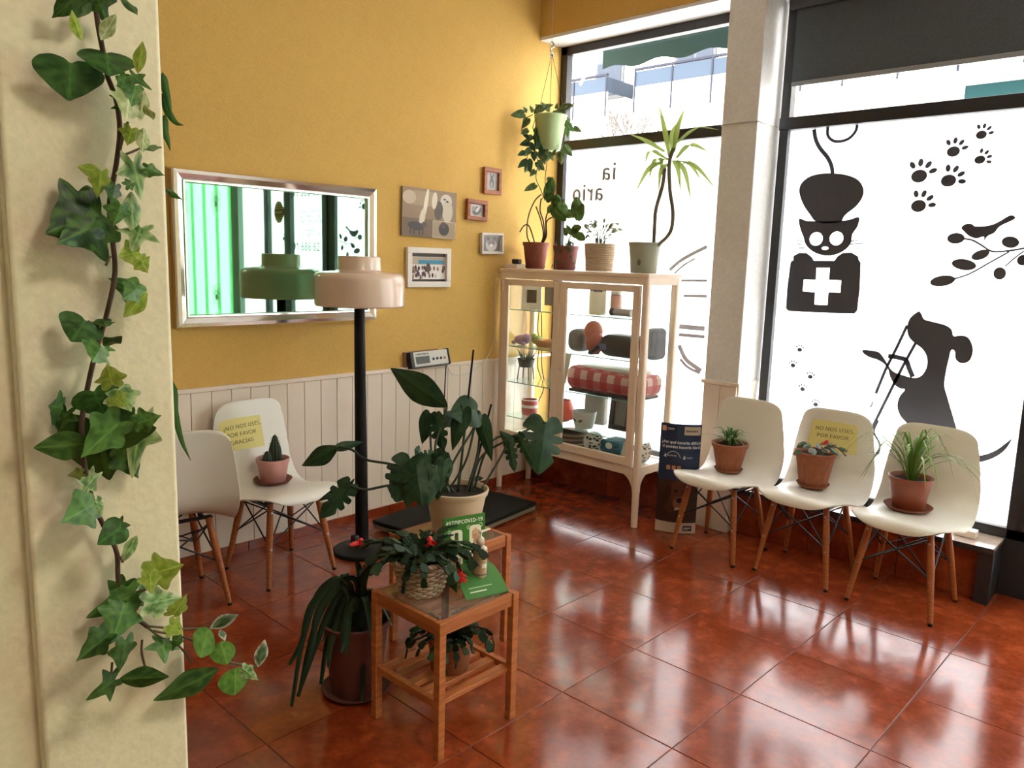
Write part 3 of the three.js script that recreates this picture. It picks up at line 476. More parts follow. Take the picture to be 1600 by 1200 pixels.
// ---------- inside the cabinet ----------
const S1 = 1.1985, S2 = .9585, S3 = .7245, S4 = .4925, S0 = .3515;
{
  let t = thing('cat_photo_frame', 'cream cat-eared photo frame on the top cabinet shelf', 'photo frame', [-.22, S1, .155], -Math.PI / 2 + .35);
  const s = new THREE.Shape([[-.07, 0], [.07, 0], [.065, .13], [.08, .175], [.045, .155], [-.045, .155], [-.08, .175], [-.065, .13]].map(p => new THREE.Vector2(...p))); s.holes.push(hole([[-.038, .035], [-.038, .125], [.038, .125], [.038, .035]]));
  obj('frame', [new THREE.ExtrudeGeometry(s, { depth: .012, bevelEnabled: true, bevelSize: .002, bevelThickness: .002, bevelSegments: 2 })], std([.62, .57, .48], .6), t);
  obj('photo', [box(-.04, .04, .033, .127, -.001, .002)], std(0xffffff, .5, { map: canvasTex(64, 64, c => { c.fillStyle = '#4a3e34'; c.fillRect(0, 0, 64, 64); c.fillStyle = '#8a7a68'; c.beginPath(); c.ellipse(36, 36, 14, 22, .5, 0, 7); c.fill(); }) }), t);
  const plush = (name, label, cat, p, c, parts) => { const g = thing(name, label, cat, p); const m = std(c, .95, { bumpMap: rep(plasterBump, 8), bumpScale: .004 }); parts.forEach(([n, ...geo]) => obj(n, geo, m, g)); return g; };
  plush('plush_toy', 'mauve plush toy at the left of the second cabinet shelf', 'toy', [-.25, S2, .105], [.50, .30, .42], [['body', ell(0, .032, 0, .04, .032, .06)], ['head', ell(-.01, .05, .05, .03, .026, .028)], ['paw', ell(-.035, .015, .045, .02, .013, .015)], ['paw', ell(-.035, .015, -.04, .02, .013, .015)]]);
  plush('plush_toy', 'lime green plush toy between mauve toy and orange bowl', 'toy', [-.17, S2, .175], [.42, .48, .14], [['body', ell(0, .03, 0, .04, .03, .045)], ['head', ell(-.02, .05, -.02, .025, .025, .025)]]);
  plush('ring_bed', 'orange doughnut-shaped soft toy on the second cabinet shelf', 'toy', [-.22, S2, .31], [.62, .26, .10], [['ring', T(new THREE.TorusGeometry(.06, .024, 12, 28), 0, .024, 0, Math.PI / 2)], ['centre', ell(0, .022, 0, .042, .014, .042)]]);
  t = thing('planter_stand', 'dark wire planter with spiky leaves on the third cabinet shelf', 'planter', [-.22, S3, .12]);
  obj('bowl', [lathe([[0, .085], [.045, .085], [.058, .135], [.061, .14], [.052, .136], [.04, .09]])], std([.05, .035, .03], .6), t);
  for (let i = 0; i < 4; i++) { const a = i * 1.571 + .5; obj('leg', [bar([Math.cos(a) * .048, .09, Math.sin(a) * .048], [Math.cos(a) * .058, 0, Math.sin(a) * .058], .004)], std([.16, .09, .06], .6), t); }
  obj('soil', [lathe([[0, .128], [.052, .126]])], M.soil, t);
  for (let i = 0; i < 16; i++) { const a = i * 2.4, r = .02 + .03 * (i % 3) / 2; obj('leaf', [bar([Math.cos(a) * .02, .12, Math.sin(a) * .02], [Math.cos(a) * (r + .03), .175 + .03 * (i % 4) / 3, Math.sin(a) * (r + .03)], .006, .001, 5)], std([.10, .13, .07], .6), t); }
  t = thing('leaning_print', 'tilted cream framed print behind the cabinet centre stile', 'picture', [-.15, S3 - .001, .335], -Math.PI / 2); t.rotation.z = 0; 
  obj('mount', [T(box(-.075, .075, 0, .215, -.004, .004), 0, .002, 0, -.25)], std([.66, .60, .50], .6), t); obj('ink', [T(box(-.02, .02, .05, .14, .0041, .005), 0, .002, 0, -.25)], std([.3, .2, .15], .6), t);
  t = thing('treat_tub', 'red and white striped tub on the fourth cabinet shelf', 'tub', [-.22, S4, .165]);
  obj('tub', [lathe([[0, 0], [.05, 0], [.055, .03], [.057, .10], [.052, .10], [.05, .01], [0, .008]])], std([.45, .07, .07], .4), t); obj('band', [lathe([[.0562, .05], [.0575, .07]]), lathe([[.0572, .098], [.058, .104], [.05, .104]])], std([.75, .70, .66], .5), t);
  t = thing('red_lampshade', 'small red cone lampshade low in the cabinet behind the stile', 'lampshade', [-.2, S4, .43]);
  obj('shade', [lathe([[.095, .02], [.055, .135], [.052, .135], [.091, .022], [.095, .02]])], std([.68, .09, .05], .6), t); obj('base', [lathe([[0, 0], [.05, 0], [.045, .018], [.012, .03], [.01, .1], [0, .1]])], std([.4, .2, .16], .5), t);
  t = thing('supplement_tub', 'white pet supplement tub with blue lid on the top cabinet shelf', 'tub', [-.23, S1, .70]);
  obj('tub', [lathe([[0, 0], [.05, 0], [.053, .005], [.053, .135], [.048, .145], [0, .145]])], std(0xffffff, .4, { map: canvasTex(256, 128, (c, w, h) => { c.fillStyle = '#ece5cf'; c.fillRect(0, 0, w, h); c.fillStyle = '#e3c95e'; c.fillRect(0, 84, w, 44); c.fillStyle = '#252a30'; for (let k = 0; k < 4; k++) { c.fillRect(6 + k * 64, 22, 40, 26); c.fillRect(24 + k * 64, 88, 16, 12); } c.fillStyle = '#fff'; for (let k = 0; k < 4; k++) { c.fillRect(9 + k * 64, 30, 24, 3); c.fillRect(9 + k * 64, 40, 30, 2); } }) }), t); obj('lid', [lathe([[0, .185], [.049, .185], [.05, .18], [.05, .145], [0, .145]])], std([.05, .10, .26], .45), t);
  t = thing('supplement_tub', 'smaller pink tub beside the blue-lidded tub', 'tub', [-.18, S1, .80]);
  obj('tub', [lathe([[0, 0], [.033, 0], [.035, .004], [.035, .115], [.03, .12], [0, .12]])], std([.62, .36, .28], .5), t); obj('lid', [lathe([[0, .15], [.033, .15], [.033, .12], [0, .12]])], std([.75, .72, .68], .5), t);
  t = thing('spray_tin', 'small grey tin lying on the top cabinet shelf', 'tin', [-.24, S1 + .024, .84]); obj('can', [bar([0, 0, 0], [0, 0, .12], .023, .023, 20)], std([.40, .38, .36], .4), t); obj('cap', [bar([0, 0, -.03], [0, 0, 0], .0225, .0225, 20)], std([.08, .08, .08], .5), t);
  t = thing('hanging_card', 'grey card hanging at the cabinet centre stile', 'card', [-.378, 1.24, .40]); obj('card', [box(0, .004, 0, .15, 0, .16)], std([.34, .32, .30], .7), t);
  t = thing('toy_ball', 'round red toy ball with face on the second cabinet shelf', 'toy', [-.24, S2, .685]); obj('ball', [ell(0, .135, 0, .055, .066, .06)], std([.50, .16, .12], .7), t); obj('muzzle', [ell(-.02, .07, .03, .05, .07, .06)], std([.40, .11, .09], .7), t);
  t = thing('pet_carrier', 'black padded pet carrier bag on the second cabinet shelf', 'bag', [-.21, S2, .905]); obj('bag', [T(new RoundedBoxGeometry(.2, .13, .28, 5, .055), 0, .065, 0)], std([.022, .022, .028], .7), t); obj('strap', [tube([[-.1, .06, -.12], [-.11, .02, -.17], [-.08, .01, -.2], [-.02, .01, -.18]], .012)], std([.02, .02, .025], .7), t); obj('label', [box(-.102, -.099, .04, .075, -.13, -.07)], std([.12, .16, .36], .5), t);
  t = thing('pet_carrier', 'grey folded bag left of the red toy ball', 'bag', [-.2, S2, .56]); obj('bag', [T(new RoundedBoxGeometry(.16, .14, .13, 5, .05), 0, .07, 0)], std([.13, .12, .12], .8), t);
  t = thing('pet_carrier', 'dark upright bag at the window end of the cabinet shelf', 'bag', [-.17, S2, 1.09]); obj('bag', [T(new RoundedBoxGeometry(.13, .185, .08, 4, .03), 0, .0925, 0)], std([.06, .06, .07], .8), t);
  // gingham pet bed
  const ging = canvasTex(128, 128, c => { c.fillStyle = '#c99' ; c.fillStyle = '#d8b8b0'; c.fillRect(0, 0, 128, 128); c.fillStyle = 'rgba(168,32,44,.62)'; for (const k of [0, 64]) { c.fillRect(k, 0, 32, 128); c.fillRect(0, k, 128, 32); } }); ging.wrapS = ging.wrapT = THREE.RepeatWrapping;
  const gm = std(0xffffff, .9, { map: rep(ging, 5, 5) });
  t = thing('pet_bed', 'red and white gingham pet bed on the third cabinet shelf', 'pet bed', [-.225, S3, .84]);
  const bedG = new RoundedBoxGeometry(.27, .15, .56, 6, .06), bp = bedG.attributes.position, bn = bedG.attributes.normal, bu = bedG.attributes.uv; for (let i = 0; i < bp.count; i++) { const x = bp.getX(i), y = bp.getY(i), z = bp.getZ(i); if (y > .04) bp.setY(i, y - .035 * Math.max(0, 1 - (x / .13) ** 2) * Math.max(0, 1 - (z / .27) ** 4) + .008 * Math.sin(z * 22)); bu.setXY(i, Math.abs(bn.getX(i)) > .5 ? z : x, Math.abs(bn.getY(i)) > .6 ? z : y); } bedG.computeVertexNormals();
  obj('bolster', [T(bedG, 0, .087, 0)], gm, t); obj('base', [box(-.12, .12, 0, .018, -.25, .25, .006)], std([.03, .025, .025], .8), t); obj('cushion', [T(new RoundedBoxGeometry(.17, .03, .42, 3, .014), .01, .15, 0)], std([.80, .72, .68], .9), t);
  t = thing('glass_bowl', 'pale bowl with dark print on the fourth cabinet shelf', 'bowl', [-.262, S4, .66]); obj('bowl', [lathe([[0, 0], [.055, 0], [.07, .05], [.078, .105], [.074, .105], [.064, .05], [.05, .008], [0, .006]])], std([.62, .62, .58], .4), t); obj('print', [ell(-.064, .055, .0, .006, .014, .035)], std([.10, .10, .10], .6), t);
  t = thing('tote_bag', 'beige cloth bag standing behind the pale bowl', 'bag', [-.118, S4, .64]); obj('bag', [T(new RoundedBoxGeometry(.06, .19, .16, 3, .02), 0, .095, 0)], std([.40, .37, .33], .9), t);
  t = thing('framed_photo', 'dark framed grey photograph on the fourth cabinet shelf', 'picture', [-.16, S4, .875], -Math.PI / 2);
  const tilt = g => T(g, 0, 0, 0, -.12); obj('frame', [tilt(box(-.1, .1, 0, .03, -.01, .01)), tilt(box(-.1, .1, .185, .215, -.01, .01)), tilt(box(-.1, -.07, .03, .185, -.01, .01)), tilt(box(.07, .1, .03, .185, -.01, .01))], std([.05, .045, .04], .4), t);
  obj('photo', [tilt(box(-.07, .07, .03, .185, -.006, -.002))], std(0xffffff, .4, { map: rep(canvasTex(64, 64, c => { c.fillStyle = '#8c8780'; c.fillRect(0, 0, 64, 64); c.fillStyle = '#2c2926'; c.fillRect(6, 6, 52, 52); c.fillStyle = '#6b665f'; c.beginPath(); c.ellipse(26, 34, 12, 16, 0, 0, 7); c.fill(); c.fillStyle = '#4a4641'; c.fillRect(6, 44, 52, 14); }), 6.5, 6.0) }), t);
  t = thing('wicker_bed', 'dark brown basket at the bottom of the cabinet', 'basket', [-.24, S0, .555]); obj('basket', [lathe([[0, 0], [.085, 0], [.10, .05], [.10, .10], [.092, .102], [.09, .05], [.075, .012], [0, .01]], 30)], std([.13, .075, .05], .8, { bumpMap: rep(plasterBump, 5), bumpScale: .01 }), t); obj('rope', [0, 1, 2].map(i => T(new THREE.TorusGeometry(.099, .006, 6, 30), 0, .03 + i * .028, 0, Math.PI / 2)), std([.30, .2, .13], .8), t);
  const spot = canvasTex(128, 128, c => { c.fillStyle = '#cfc8c0'; c.fillRect(0, 0, 128, 128); c.fillStyle = '#181514'; let s = 3; for (let i = 0; i < 34; i++) { s = (s * 16807) % 2147483647; const x = s % 128; s = (s * 16807) % 2147483647; c.beginPath(); c.ellipse(x, s % 128, 6 + s % 5, 4 + s % 4, s % 3, 0, 7); c.fill(); } }); spot.wrapS = spot.wrapT = THREE.RepeatWrapping;
  const dm = std(0xffffff, .95, { map: rep(spot, 2, 2) });
  const cush = (label, x, z, a, b, c_, m, nm = 'cushion') => { const q = thing('cushion', label, 'cushion', [x, S0, z]); obj('cover', [ell(0, b, 0, a, b, c_, 24)], m, q); return q; };
  cush('black spotted white cushion beside the blue towel', -.26, .742, .06, .065, .068, dm); cush('black spotted cushion at the right end of the cabinet floor', -.24, 1.09, .06, .07, .045, dm);
  t = thing('folded_towel', 'folded blue towel in the bottom of the cabinet', 'towel', [-.23, S0, .892]); obj('fold', [0, 1, 2].map(i => T(new RoundedBoxGeometry(.16, .034, .15 - i * .006, 3, .015), 0, .018 + i * .034, 0)), std([.05, .20, .31], .95, { bumpMap: rep(plasterBump, 10), bumpScale: .003 }), t); obj('motif', [ell(-.081, .075, .0, .004, .02, .025)], std([.7, .75, .78], .9), t);
  t = thing('paper_bag', 'small cream paper bag leaning beside the blue towel', 'bag', [-.27, S0, .985]); obj('bag', [T(new THREE.CylinderGeometry(.012, .035, .11, 4), 0, .056, 0, 0, .78)], std([.72, .66, .48], .8), t);
  tag(obj('cabinet_cable', [tube([[-.075, 1.38, .09], [-.08, 1.3, .08], [-.085, 1.2, .10], [-.08, 1.05, .09], [-.08, .96, .11], [-.08, .8, .10], [-.08, .66, .16], [-.08, .56, .12]], .003, 60), tube([[-.078, 1.38, .11], [-.084, 1.28, .10], [-.082, 1.15, .12], [-.082, 1.0, .13], [-.08, .75, .15], [-.08, .64, .22], [-.08, .55, .30]], .003, 60)], M.blackMatte), 'thin dark cables hanging inside the cabinet back', 'cable');
}
// ---------- weighing scale ----------
{
  let t = thing('pet_scale', 'low black platform scale for animals on the floor by the boarded wall', 'scale', [-1.06, 0, .385], .13);
  obj('platform', [box(-.44, .44, .038, .062, -.255, .255, .006)], phy([.010, .011, .010], .6, { specularIntensity: .3, bumpMap: rep(plasterBump, 12), bumpScale: .002 }), t);
  obj('skirt', [box(-.435, .435, .012, .040, -.25, .25, .004)], std([.22, .17, .11], .45), t);
  for (const x of [-.38, .38]) for (const z of [-.2, .2]) obj('foot', [bar([x, 0, z], [x, .014, z], .022)], M.blackMatte, t);
  t = thing('scale_display', 'small silver scale readout mounted on the yellow wall', 'scale display', [-1.005, .91, .03]);
  t.rotation.z = .02;
  obj('bracket', [box(-.165, .10, -.055, .05, -.03, -.018)], std([.30, .16, .10], .6), t);
  const b = g => T(g, 0, 0, 0, -.25);
  obj('body', [b(box(-.12, .15, -.045, .045, -.018, .020, .006))], std([.66, .64, .58], .4), t);
  obj('end_cap', [b(box(-.145, -.118, -.05, .048, -.02, .024, .006))], M.black, t); obj('end_cap', [b(box(.148, .162, -.05, .05, -.02, .024, .005))], M.black, t);
  obj('trim', [b(box(-.12, .15, -.052, -.044, -.018, .022, .002))], M.black, t);
  obj('screen', [b(box(-.105, .0, -.028, .016, .0195, .0212))], std([.10, .11, .10], .25), t);
  for (let i = 0; i < 4; i++) obj('button', [b(bar([.03 + i * .03, -.006, .019], [.03 + i * .03, -.006, .023], .009, .008, 14))], i === 3 ? std([.45, .2, .15], .5) : M.black, t);
  for (let i = 0; i < 8; i++) obj('print_mark', [b(box(-.1 + i * .0125, -.1 + i * .0125 + (i % 3 ? .008 : .005), .025, .034, .0195, .0206))], M.black, t);
  tag(obj('power_cable', [tube([[-.855, .905, .035], [-.835, .84, .03], [-.80, .80, .028], [-.72, .79, .026], [-.62, .80, .026], [-.52, .86, .026], [-.46, .93, .026], [-.43, 1.0, .02], [-.425, 1.2, .012], [-.42, 1.42, .010]], .0028, 80)], std([.72, .68, .62], .5)), 'white cable running from scale readout to the cabinet', 'cable');
  tag(obj('sensor_cable', [tube([[-.865, .90, .045], [-.862, .7, .03], [-.864, .4, .028], [-.868, .07, .03]], .0035, 30)], M.blackMatte), 'black cable dropping from scale readout to the floor scale', 'cable');
}
// ---------- pictures ----------
function dogPic(w, h, kind) {
  return canvasTex(w, h, c => {
    const e = (x, y, a, b, r, f) => { c.fillStyle = f; c.beginPath(); c.ellipse(x * w, y * h, a * w, b * h, r, 0, 7); c.fill(); };
    if (kind === 0) { c.fillStyle = '#8d7250'; c.fillRect(0, 0, w, h); c.fillStyle = '#a58d69'; c.fillRect(.18 * w, .05 * h, .4 * w, .3 * h); c.fillStyle = '#6f5638'; c.fillRect(0, .62 * h, .56 * w, .38 * h); e(.12, .2, .12, .14, 0, '#c2ad8d'); e(.42, .3, .035, .32, .18, '#e8dcc4'); e(.36, .6, .05, .2, .2, '#dccfb4'); e(.25, .78, .15, .09, .1, '#33271c'); c.fillStyle = '#33271c'; for (const x of [.14, .2, .3, .36]) c.fillRect(x * w, .8 * h, .025 * w, .16 * h); e(.40, .74, .05, .06, 0, '#4a3a2a'); e(.8, .2, .11, .14, 0, '#cfc3b0'); e(.83, .42, .1, .24, 0, '#c4b79f'); e(.66, .42, .08, .2, .1, '#4d3d2c'); e(.58, .22, .05, .18, .1, '#ddd0b6'); e(.77, .17, .02, .02, 0, '#222'); e(.82, .21, .025, .02, 0, '#222'); c.fillStyle = '#a08b6b'; c.fillRect(.56 * w, .64 * h, .44 * w, .36 * h); c.strokeStyle = '#e6d9bf'; c.lineWidth = 2; c.strokeRect(.56 * w, .64 * h, .43 * w, .35 * h); e(.77, .8, .1, .14, 0, '#33261c'); e(.76, .72, .06, .07, 0, '#4a382a'); }
    if (kind === 1) { c.fillStyle = '#e6e2dc'; c.fillRect(0, 0, w, h); c.fillStyle = '#3d332d'; c.fillRect(0, 0, w, .12 * h); c.fillRect(0, .92 * h, w, .08 * h); c.fillStyle = '#b9a892'; c.fillRect(.02 * w, .14 * h, .96 * w, .26 * h); c.fillStyle = '#3a91b4'; c.fillRect(.22 * w, .24 * h, .74 * w, .13 * h); let s = 9; for (let i = 0; i < 46; i++) { s = (s * 16807) % 2147483647; const x = .03 + (s % 94) / 100; s = (s * 16807) % 2147483647; e(x, .5 + (s % 36) / 100, .03, .08, 0, ['#3b2a2a', '#7a5a55', '#c9b3a6', '#45303a', '#8a6a50'][s % 5]); } e(.5, .5, .06, .16, 0, '#5b4b45'); }
    if (kind === 2) { c.fillStyle = '#9d958b'; c.fillRect(0, 0, w, h); e(.5, .62, .2, .3, 0, '#3c3835'); e(.5, .3, .14, .12, 0, '#4a4541'); e(.38, .14, .06, .12, -.4, '#4a4541'); e(.62, .14, .06, .12, .4, '#4a4541'); e(.5, .7, .1, .2, 0, '#8f8a85'); }
    if (kind === 3) { c.fillStyle = '#b9b4ae'; c.fillRect(0, 0, w, h); e(.55, .55, .3, .42, .5, '#55504c'); e(.35, .4, .16, .22, -.4, '#8b857f'); e(.62, .42, .1, .3, .4, '#d5d0ca'); }
    if (kind === 4) { c.fillStyle = '#7d7772'; c.fillRect(0, 0, w, h); e(.5, .6, .32, .42, 0, '#c9c4be'); e(.5, .42, .24, .26, 0, '#8d8680'); e(.32, .16, .07, .14, -.3, '#5d5752'); e(.68, .16, .07, .14, .3, '#5d5752'); e(.42, .4, .035, .04, 0, '#222'); e(.58, .4, .035, .04, 0, '#222'); e(.5, .52, .04, .03, 0, '#332a28'); e(.5, .62, .1, .1, 0, '#e9e5df'); }
  });
}
function picture(nm, label, x0, x1, y0, y1, fw, fm, kind, mat, depth = .02, rz = 0) {
  const w = x1 - x0, h = y1 - y0, t = thing(nm, label, 'picture', [(x0 + x1) / 2, (y0 + y1) / 2, .002]); t.rotation.z = rz;
  if (fw) { obj('frame', [box(-w / 2, w / 2, -h / 2, -h / 2 + fw, 0, depth, .003), box(-w / 2, w / 2, h / 2 - fw, h / 2, 0, depth, .003), box(-w / 2, -w / 2 + fw, -h / 2 + fw, h / 2 - fw, 0, depth, .003), box(w / 2 - fw, w / 2, -h / 2 + fw, h / 2 - fw, 0, depth, .003)], fm, t); }
  if (mat) obj('mount', [box(-w / 2 + fw, w / 2 - fw, -h / 2 + fw, h / 2 - fw, .001, .006)], std([.72, .69, .64], .7), t);
  const m = (fw || 0) + (mat || 0), g = new THREE.PlaneGeometry(w - 2 * m, h - 2 * m); g.translate(0, 0, fw ? .0066 : depth + .0004);
  if (!fw) obj('canvas', [box(-w / 2, w / 2, -h / 2, h / 2, 0, depth, .002)], std([.25, .19, .13], .7), t);
  obj('print', g, std(0xffffff, fw ? .3 : .45, { map: dogPic(kind < 2 ? 384 : 128, kind < 2 ? 256 : 128, kind) }), t);
}
const whiteF = std([.80, .74, .66], .45), oakF = std([.72, .62, .5], .5, { map: rep(woodTex, 3, 3) });
picture('photo_canvas', 'sepia collage of dogs printed on unframed canvas', -1.193, -.780, 1.627, 1.902, 0, null, 0, 0, .014, -.02);
picture('picture_frame', 'white framed colour group photo under the dog collage', -1.157, -.821, 1.336, 1.568, .034, whiteF, 1, 0, .024);
picture('picture_frame', 'small upright oak framed photo, highest by the corner', -.552, -.397, 1.915, 2.076, .026, oakF, 2, .004, .022);
picture('picture_frame', 'small oak framed photo right of the dog collage', -.692, -.518, 1.746, 1.872, .026, oakF, 3, .004, .024, -.02);
picture('picture_frame', 'small white framed cat photo above the cabinet corner', -.562, -.366, 1.543, 1.676, .014, whiteF, 4, .006, .024, .02);
// ---------- cardboard advert standee ----------
{
  const t = thing('advert_standee', 'blue cardboard advert with a brown dog standing by the column', 'standee', [-.268, 0, 1.352], -Math.PI / 2 + .53);
  const tx = canvasTex(256, 640, (c, w, h) => {
    c.fillStyle = '#1f3352'; c.fillRect(0, 0, w, h); const gr = 330; c.fillStyle = '#3a241c'; c.fillRect(0, gr, w, h - gr - 62);
    const e = (x, y, a, b, r, f) => { c.fillStyle = f; c.beginPath(); c.ellipse(x, y, a, b, r, 0, 7); c.fill(); };
    e(120, 430, 90, 100, 0, '#4d2c1f'); e(140, 400, 60, 70, 0, '#5e3626'); e(120, 392, 13, 9, 0, '#160d0a'); e(180, 396, 13, 9, 0, '#160d0a'); e(150, 465, 46, 42, 0, '#8a5c45'); e(146, 446, 22, 15, 0, '#140c0a'); e(140, 500, 24, 12, 0, '#c7a893'); e(60, 420, 26, 70, .3, '#3a2017'); e(160, 540, 70, 40, 0, '#3e251b');
    c.fillStyle = '#cdb9a4'; c.fillRect(0, h - 62, w, 62); c.fillStyle = '#1b2230'; c.fillRect(w - 80, h - 44, 56, 30); c.fillStyle = '#fff'; c.fillRect(w - 74, h - 34, 44, 5); c.fillRect(w - 74, h - 24, 30, 3);
    c.fillStyle = '#d9a98c'; c.fillRect(10, 16, 26, 30); c.fillStyle = '#0d1728'; c.fillRect(36, 16, 62, 30); c.fillStyle = '#e7ecf2'; c.fillRect(42, 26, 46, 4); c.fillRect(42, 34, 46, 3); c.fillStyle = '#c3b39b'; c.fillRect(150, 14, 100, 48); c.fillStyle = '#333'; for (let i = 0; i < 7; i++) c.fillRect(160 + i * 11, 34, 7, 11);
    c.fillStyle = '#eef2f6'; c.font = 'bold 22px sans-serif'; c.fillText('¿Por qué hacerlo difícil,', 12, 116); c.fillText('si puedes hacerlo fácil?', 16, 142); c.font = 'bold 30px sans-serif'; c.fillText('4', 30, 200); c.fillText('4', 150, 205); c.font = '13px sans-serif'; c.fillText('productos', 52, 190); c.fillText('meses', 172, 198); c.strokeStyle = '#e7ecf2'; c.lineWidth = 3; c.beginPath(); c.arc(90, 205, 44, 3.5, 6.1); c.stroke(); c.fillStyle = '#c98d6a'; for (let i = 0; i < 3; i++) c.fillRect(50 + i * 34, 244, 24, 26);
  });
  const n = 14, pos = [], uv = [], idx = []; const W = .225, H = .625;
  for (let j = 0; j <= 1; j++) for (let i = 0; i <= n; i++) { const u = i / n; pos.push((u - .5) * W, .004 + j * H, .03 * (1 - (2 * u - 1) ** 2) - (j ? .03 : 0)); uv.push(u, j); }
  for (let i = 0; i < n; i++) idx.push(i, i + 1, i + n + 2, i, i + n + 2, i + n + 1);
  const g = new THREE.BufferGeometry(); g.setAttribute('position', new THREE.Float32BufferAttribute(pos, 3)); g.setAttribute('uv', new THREE.Float32BufferAttribute(uv, 2)); g.setIndex(idx); g.computeVertexNormals();
  obj('printed_face', g, std(0xffffff, .35, { map: tx }), t);
  obj('back_card', [box(-W / 2 + .004, W / 2 - .004, 0, H - .02, -.034, -.031)], std([.4, .33, .25], .8), t); obj('base_card', [box(-W / 2 + .004, W / 2 - .004, 0, .004, -.034, .004)], std([.4, .33, .25], .8), t);
}
// ---------- small things ----------
{
  let t = thing('door_wedge', 'small white block lying on the sill near the door', 'block', [.06, .272, 2.735]); obj('block', [box(-.03, .03, 0, .035, -.045, .045, .005)], M.board, t);
  tag(obj('wall_string', [tube([[.15, 2.268, 1.58], [.0, 2.27, 1.572], [-.058, 2.272, 1.568], [-.061, 2.273, 1.5], [-.061, 2.268, 1.36], [-.05, 2.267, 1.352]], .0035, 40, 5)], std([.55, .50, .43], .7)), 'thin string tied round the white column', 'string');
  t = thing('motion_sensor', 'small dark sensor at the top of the column', 'sensor', [-.03, 2.90, 1.60]); obj('body', [box(-.03, .03, 0, .045, -.033, .03, .008)], std([.12, .10, .08], .5), t);
  t = thing('power_adapter', 'white plug adapter on the left end of the cabinet top', 'adapter', [-.325, 1.457, .085]); obj('case', [box(-.04, .04, 0, .028, -.05, .06, .006)], M.board, t); obj('plug', [box(-.02, .02, .028, .06, -.01, .05, .01)], M.black, t);
}
